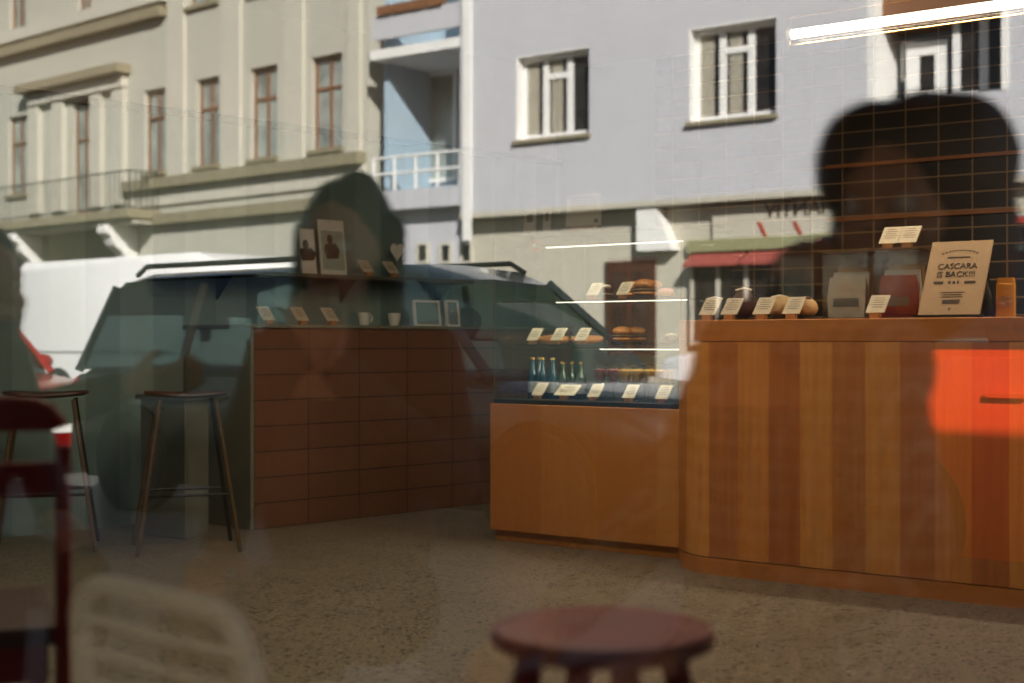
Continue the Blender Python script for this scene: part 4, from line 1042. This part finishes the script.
def person(label, loc, rz, head, chest, pelvis, arms, hair, shirt, beard=False, bushy=1.0, hm='hairblack', face_turn=0, drop=0, wide=0, sw=.165):
    """Seated figure facing +y: joints in metres above the pavement."""
    t = thing('person', label, 'person', loc, rz)
    hd, ch, pv = Vector(head), Vector(chest), Vector(pelvis)
    HT = Matrix.Translation(hd) @ Matrix.Rotation(face_turn, 4, 'Z')
    g = G()
    def hp(p): return HT @ Vector(p)
    g.ball((0, 0, .02), (.077, .096, .105), 24, 16, T=HT)
    g.ball((0, .035, -.065), (.056, .062, .062), 20, 12, T=HT)
    g.rcone(hp((0, .09, .012)), hp((0, .113, -.022)), .010, .015, 10)
    g.rcone(hp((-.035, .082, .03)), hp((.035, .082, .03)), .013, .013, 10)
    for s in (-1, 1):
        g.ball((s*.078, -.005, -.005), (.011, .022, .032), 12, 8, T=HT); g.ball((s*.042, .064, -.03), (.026, .026, .026), 12, 8, T=HT)
    g.rcone(hp((-.018, .090, -.062)), hp((.018, .090, -.062)), .009, .009, 8)
    g.ball((0, .078, -.105), (.022, .02, .018), 12, 8, T=HT)
    nb = ch + Vector((0, -.015, .20)); g.rcone(nb, hp((0, -.02, -.07)), .056, .05, 16)
    g.rcone(pv, ch, .125, .13, 18)
    sh = []
    for s in (-1, 1):
        so = ch + Vector((s*sw, -.01, .115)); el, wr, fw, pn = arms[s]
        el, wr = Vector(el), Vector(wr); sh.append((so, el, wr))
        g.rcone(ch+Vector((s*.05, -.01, .12)), so, .065, .052); g.rcone(so, el, .046, .037); g.rcone(el, wr, .037, .025)
        hand(g, wr, fw, pn, s)
        hip = pv+Vector((s*.09, .02, -.02)); kn = Vector((pv.x+s*.10, pv.y+.43, pv.z+.0)); an = Vector((kn.x, kn.y-.02, .09))
        g.rcone(hip, kn, .075, .055); g.rcone(kn, an, .052, .036); g.rcone(an, an+Vector((0, .12, -.05)), .035, .028)
    fuse([g], 'body', M['skin'], t, .0065, 3)
    # clothing
    g = G()
    g.rcone(pv, ch+Vector((0, 0, -.05)), .145, .15, 18); g.rcone(ch+Vector((-.10, -.01, .08)), ch+Vector((.10, -.01, .08)), .095, .095, 16)
    g.ball(tuple((pv+ch)/2+Vector((0, .0, 0))), (.015+sw, .135, .27), 20, 12); g.rcone(ch+Vector((0, -.01, .1)), nb+Vector((0, 0, -.02)), .085, .062)
    for so, el, wr in sh:
        g.rcone(so, el, .066, .054); g.rcone(el, el+(wr-el)*.92, .054, .040)
    fuse([g], 'shirt', M[shirt], t, .011, 3)
    g = G()
    for s in (-1, 1):
        hip = pv+Vector((s*.09, .02, -.02)); kn = Vector((pv.x+s*.10, pv.y+.43, pv.z)); an = Vector((kn.x, kn.y-.02, .13))
        g.rcone(hip, kn, .096, .070); g.rcone(kn, an, .069, .055)
    g.rcone(pv+Vector((-.06, 0, -.02)), pv+Vector((.06, 0, -.02)), .125, .125)
    fuse([g], 'trousers', M['denim'], t, .012, 3)
    for s in (-1, 1):
        a = Vector((pv.x+s*.10, pv.y+.40, .05)); g = G(); g.rcone(a+Vector((0, -.03, 0)), a+Vector((0, .14, -.008)), .047, .04); g.box(a.x-.04, a.y-.075, .001, a.x+.04, a.y+.17, .018)
        fuse([g], 'shoe', M['shoe'], t, .008, 2)
    g = G()
    def fn(a, b): return bushy*(1+.05*noise.noise((math.cos(a)*5*math.cos(b), math.sin(a)*5*math.cos(b), b*5))+.03*math.sin(17*a+9*b)*math.cos(b))
    g.ball((0, -.022, .055), (.088, .098, .098), 48, 24, T=HT, fn=fn)
    g.ball((0, -.055, .0), (.085, .07, .11+drop), 32, 16, T=HT, fn=fn)
    if wide:
        for s in (-1, 1): g.ball((s*wide, -.02, .065), (.072, .09, .085), 32, 16, T=HT, fn=fn); g.ball((s*wide, -.04, -.02), (.065, .075, .11), 32, 16, T=HT, fn=fn)
    elif drop:
        for s in (-1, 1): g.rcone(hp((s*.085, -.02, .04)), hp((s*.10, .0, -.10-drop)), .035, .022)
    fuse([g], 'hair', M[hm], t, .008, 1)
    if beard:
        g = G(); g.ball((0, .05, -.10), (.058, .058, .055), 24, 14, T=HT, fn=fn); g.rcone(hp((-.07, .02, -.05)), hp((0, .08, -.12)), .022, .03); g.rcone(hp((.07, .02, -.05)), hp((0, .08, -.12)), .022, .03)
        g.rcone(hp((0, .085, -.12)), hp((0, .075, -.175)), .035, .018)
        fuse([g], 'beard', M[hm], t, .008, 1)
    for s in (-1, 1): G().ball(tuple(hp((s*.032, .083, .005))), .0125, 14, 10).build('eye', M['eye'], t)
    g = G(); g.rcone(hp((-.02, .0955, -.062)), hp((.02, .0955, -.062)), .005, .005, 8); g.build('lips', M['lip'], t)
    return t
def lap(ch, pv, s): return ((ch[0]+s*.23, ch[1]+.05, ch[2]-.14), (pv[0]+s*.13, pv[1]+.30, pv[2]+.12), (-s*.3, 1, -.2), (0, 0, -1))
def to_local(v, rz): return Vector((v.x*math.cos(-rz)-v.y*math.sin(-rz), v.x*math.sin(-rz)+v.y*math.cos(-rz), v.z))
# person with bushy hair and plaid shirt, head leaning
pp_ = seen(772, 400, 1.95)
base = Vector((pp_.x, pp_.y, 0)); R1 = .36
hp_ = seen(908, 190, 1.83); hl = to_local(hp_-base, R1)
pv, ch = (0, -.02, .50), (hl.x*.22, hl.y*.22, .885)
person('person with bushy black hair and a plaid shirt seated at the window', base, R1, (hl.x, hl.y, hl.z-.03), ch, pv,
       {1: lap(ch, pv, 1), -1: lap(ch, pv, -1)}, None, 'plaid', bushy=1.06, drop=.05, face_turn=-.3, wide=.055, sw=.11)
p = seen(350, 300, 2.84); base = Vector((p.x, p.y, 0)); pv, ch = (0, 0, .50), (0, .0, .86)
hz = seen(350, 175, 2.84).z
person('person with smooth dark hair and brown jumper seated facing the window', base, -.35, (0, .03, hz-.155), ch, pv, {1: ((.25, .10, .74), (.07, .25, .96), (-.55, -.1, .9), (-.3, -1, 0)), -1: lap(ch, pv, -1)}, None, 'jumper', bushy=1.0, drop=.06)
p = seen(-78, 300, 3.2); base = Vector((p.x, p.y, 0)); hz = seen(-14, 222, 3.2).z
hw_ = seen(135, 385, 2.9) - base
c_, s_ = math.cos(PI/2), math.sin(PI/2)
def loc3(v): return (v.x*math.cos(-PI/2*-1*-1)-v.y*math.sin(-PI/2*-1*-1), 0, 0)
# this one faces along +x, so local = rotate the world offset by +90 degrees
def to_local(v, rz): return Vector((v.x*math.cos(-rz)-v.y*math.sin(-rz), v.x*math.sin(-rz)+v.y*math.cos(-rz), v.z))
hwl = to_local(hw_, -PI/2); pv, ch = (0, 0, .50), (0, .05, .86)
person('bearded person in profile raising one hand at the pavement seats', base, -PI/2, (0, .22, hz-.155), ch, pv,
       {1: lap(ch, pv, 1), -1: ((-.24, .20, .76), (hwl.x, hwl.y, hwl.z), (.1, 1, .1), (.6, 0, .5))}, None, 'coat', beard=True, hm='hairbrown')
def cafe_stool(loc, label, first=None):
    if first: return dup(first, loc, .4, label)
    t = thing('cafe_stool', label, 'stool', loc, .4, 'dark stools on the pavement'); h = .33
    G().lathe([(0, h-.03), (.15, h-.03), (.165, h-.015), (.16, h), (0, h-.004)], 32).build('seat', M['black'], t)
    for k in range(4):
        a = k*PI/2; c, q = math.cos(a), math.sin(a); G().tube([(c*.11, q*.11, h-.031), (c*.17, q*.17, .002)], [.018, .013], 10).build('leg', M['black'], t)
    return t
f0 = None
for o, lb in zip([o for o in COL.objects if o.get('category') == 'person'], ('under the person in the plaid shirt', 'under the person in the brown jumper', 'under the bearded person')):
    f0 = f0 or None; q = cafe_stool((o.location.x, o.location.y, 0), 'low dark stool '+lb, f0); f0 = f0 or q

# ------------------------------------------------------------------ light
w = bpy.data.worlds.new('sky'); SC.world = w; w.use_nodes = True; nt = w.node_tree
bgn = nt.nodes['Background']; sky = nt.nodes.new('ShaderNodeTexSky'); sky.sky_type = 'NISHITA'; sky.sun_disc = False
sky.sun_elevation = math.radians(36); sky.sun_rotation = math.radians(65); sky.air_density = 1; sky.dust_density = 2; sky.ozone_density = 1
L(nt, sky.outputs[0], bgn.inputs[0]); bgn.inputs[1].default_value = .13
sd = Vector((.62, .60, .50)).normalized()
sl = bpy.data.lights.new('sun', 'SUN'); sl.energy = 12.0; sl.angle = math.radians(.6); sl.color = (1, .955, .90)
so = bpy.data.objects.new('sun', sl); COL.objects.link(so); so.location = (10, 10, 20); so.rotation_euler = sd.to_track_quat('Z', 'Y').to_euler()

# ------------------------------------------------------------------ camera
cd = bpy.data.cameras.new('camera'); cam = bpy.data.objects.new('camera', cd); COL.objects.link(cam)
cd.sensor_width = 36; cd.lens = F/1024*36; cd.clip_start = .02; cd.clip_end = 200
cam.location = (0, 0, CAMZ); cam.rotation_euler = (PI/2, 0, YAW)
cd.dof.use_dof = True; cd.dof.focus_distance = 6.0; cd.dof.aperture_fstop = 2.1
SC.camera = cam
SC.view_settings.view_transform = 'Standard'; SC.view_settings.look = 'None'; SC.view_settings.gamma = 1; SC.view_settings.use_curve_mapping = False
SC.view_settings.exposure = 0
SC.cycles.use_denoising = True
SC.cycles.max_bounces = 10; SC.cycles.transparent_max_bounces = 24; SC.cycles.glossy_bounces = 4
SC.cycles.caustics_reflective = False; SC.cycles.caustics_refractive = False
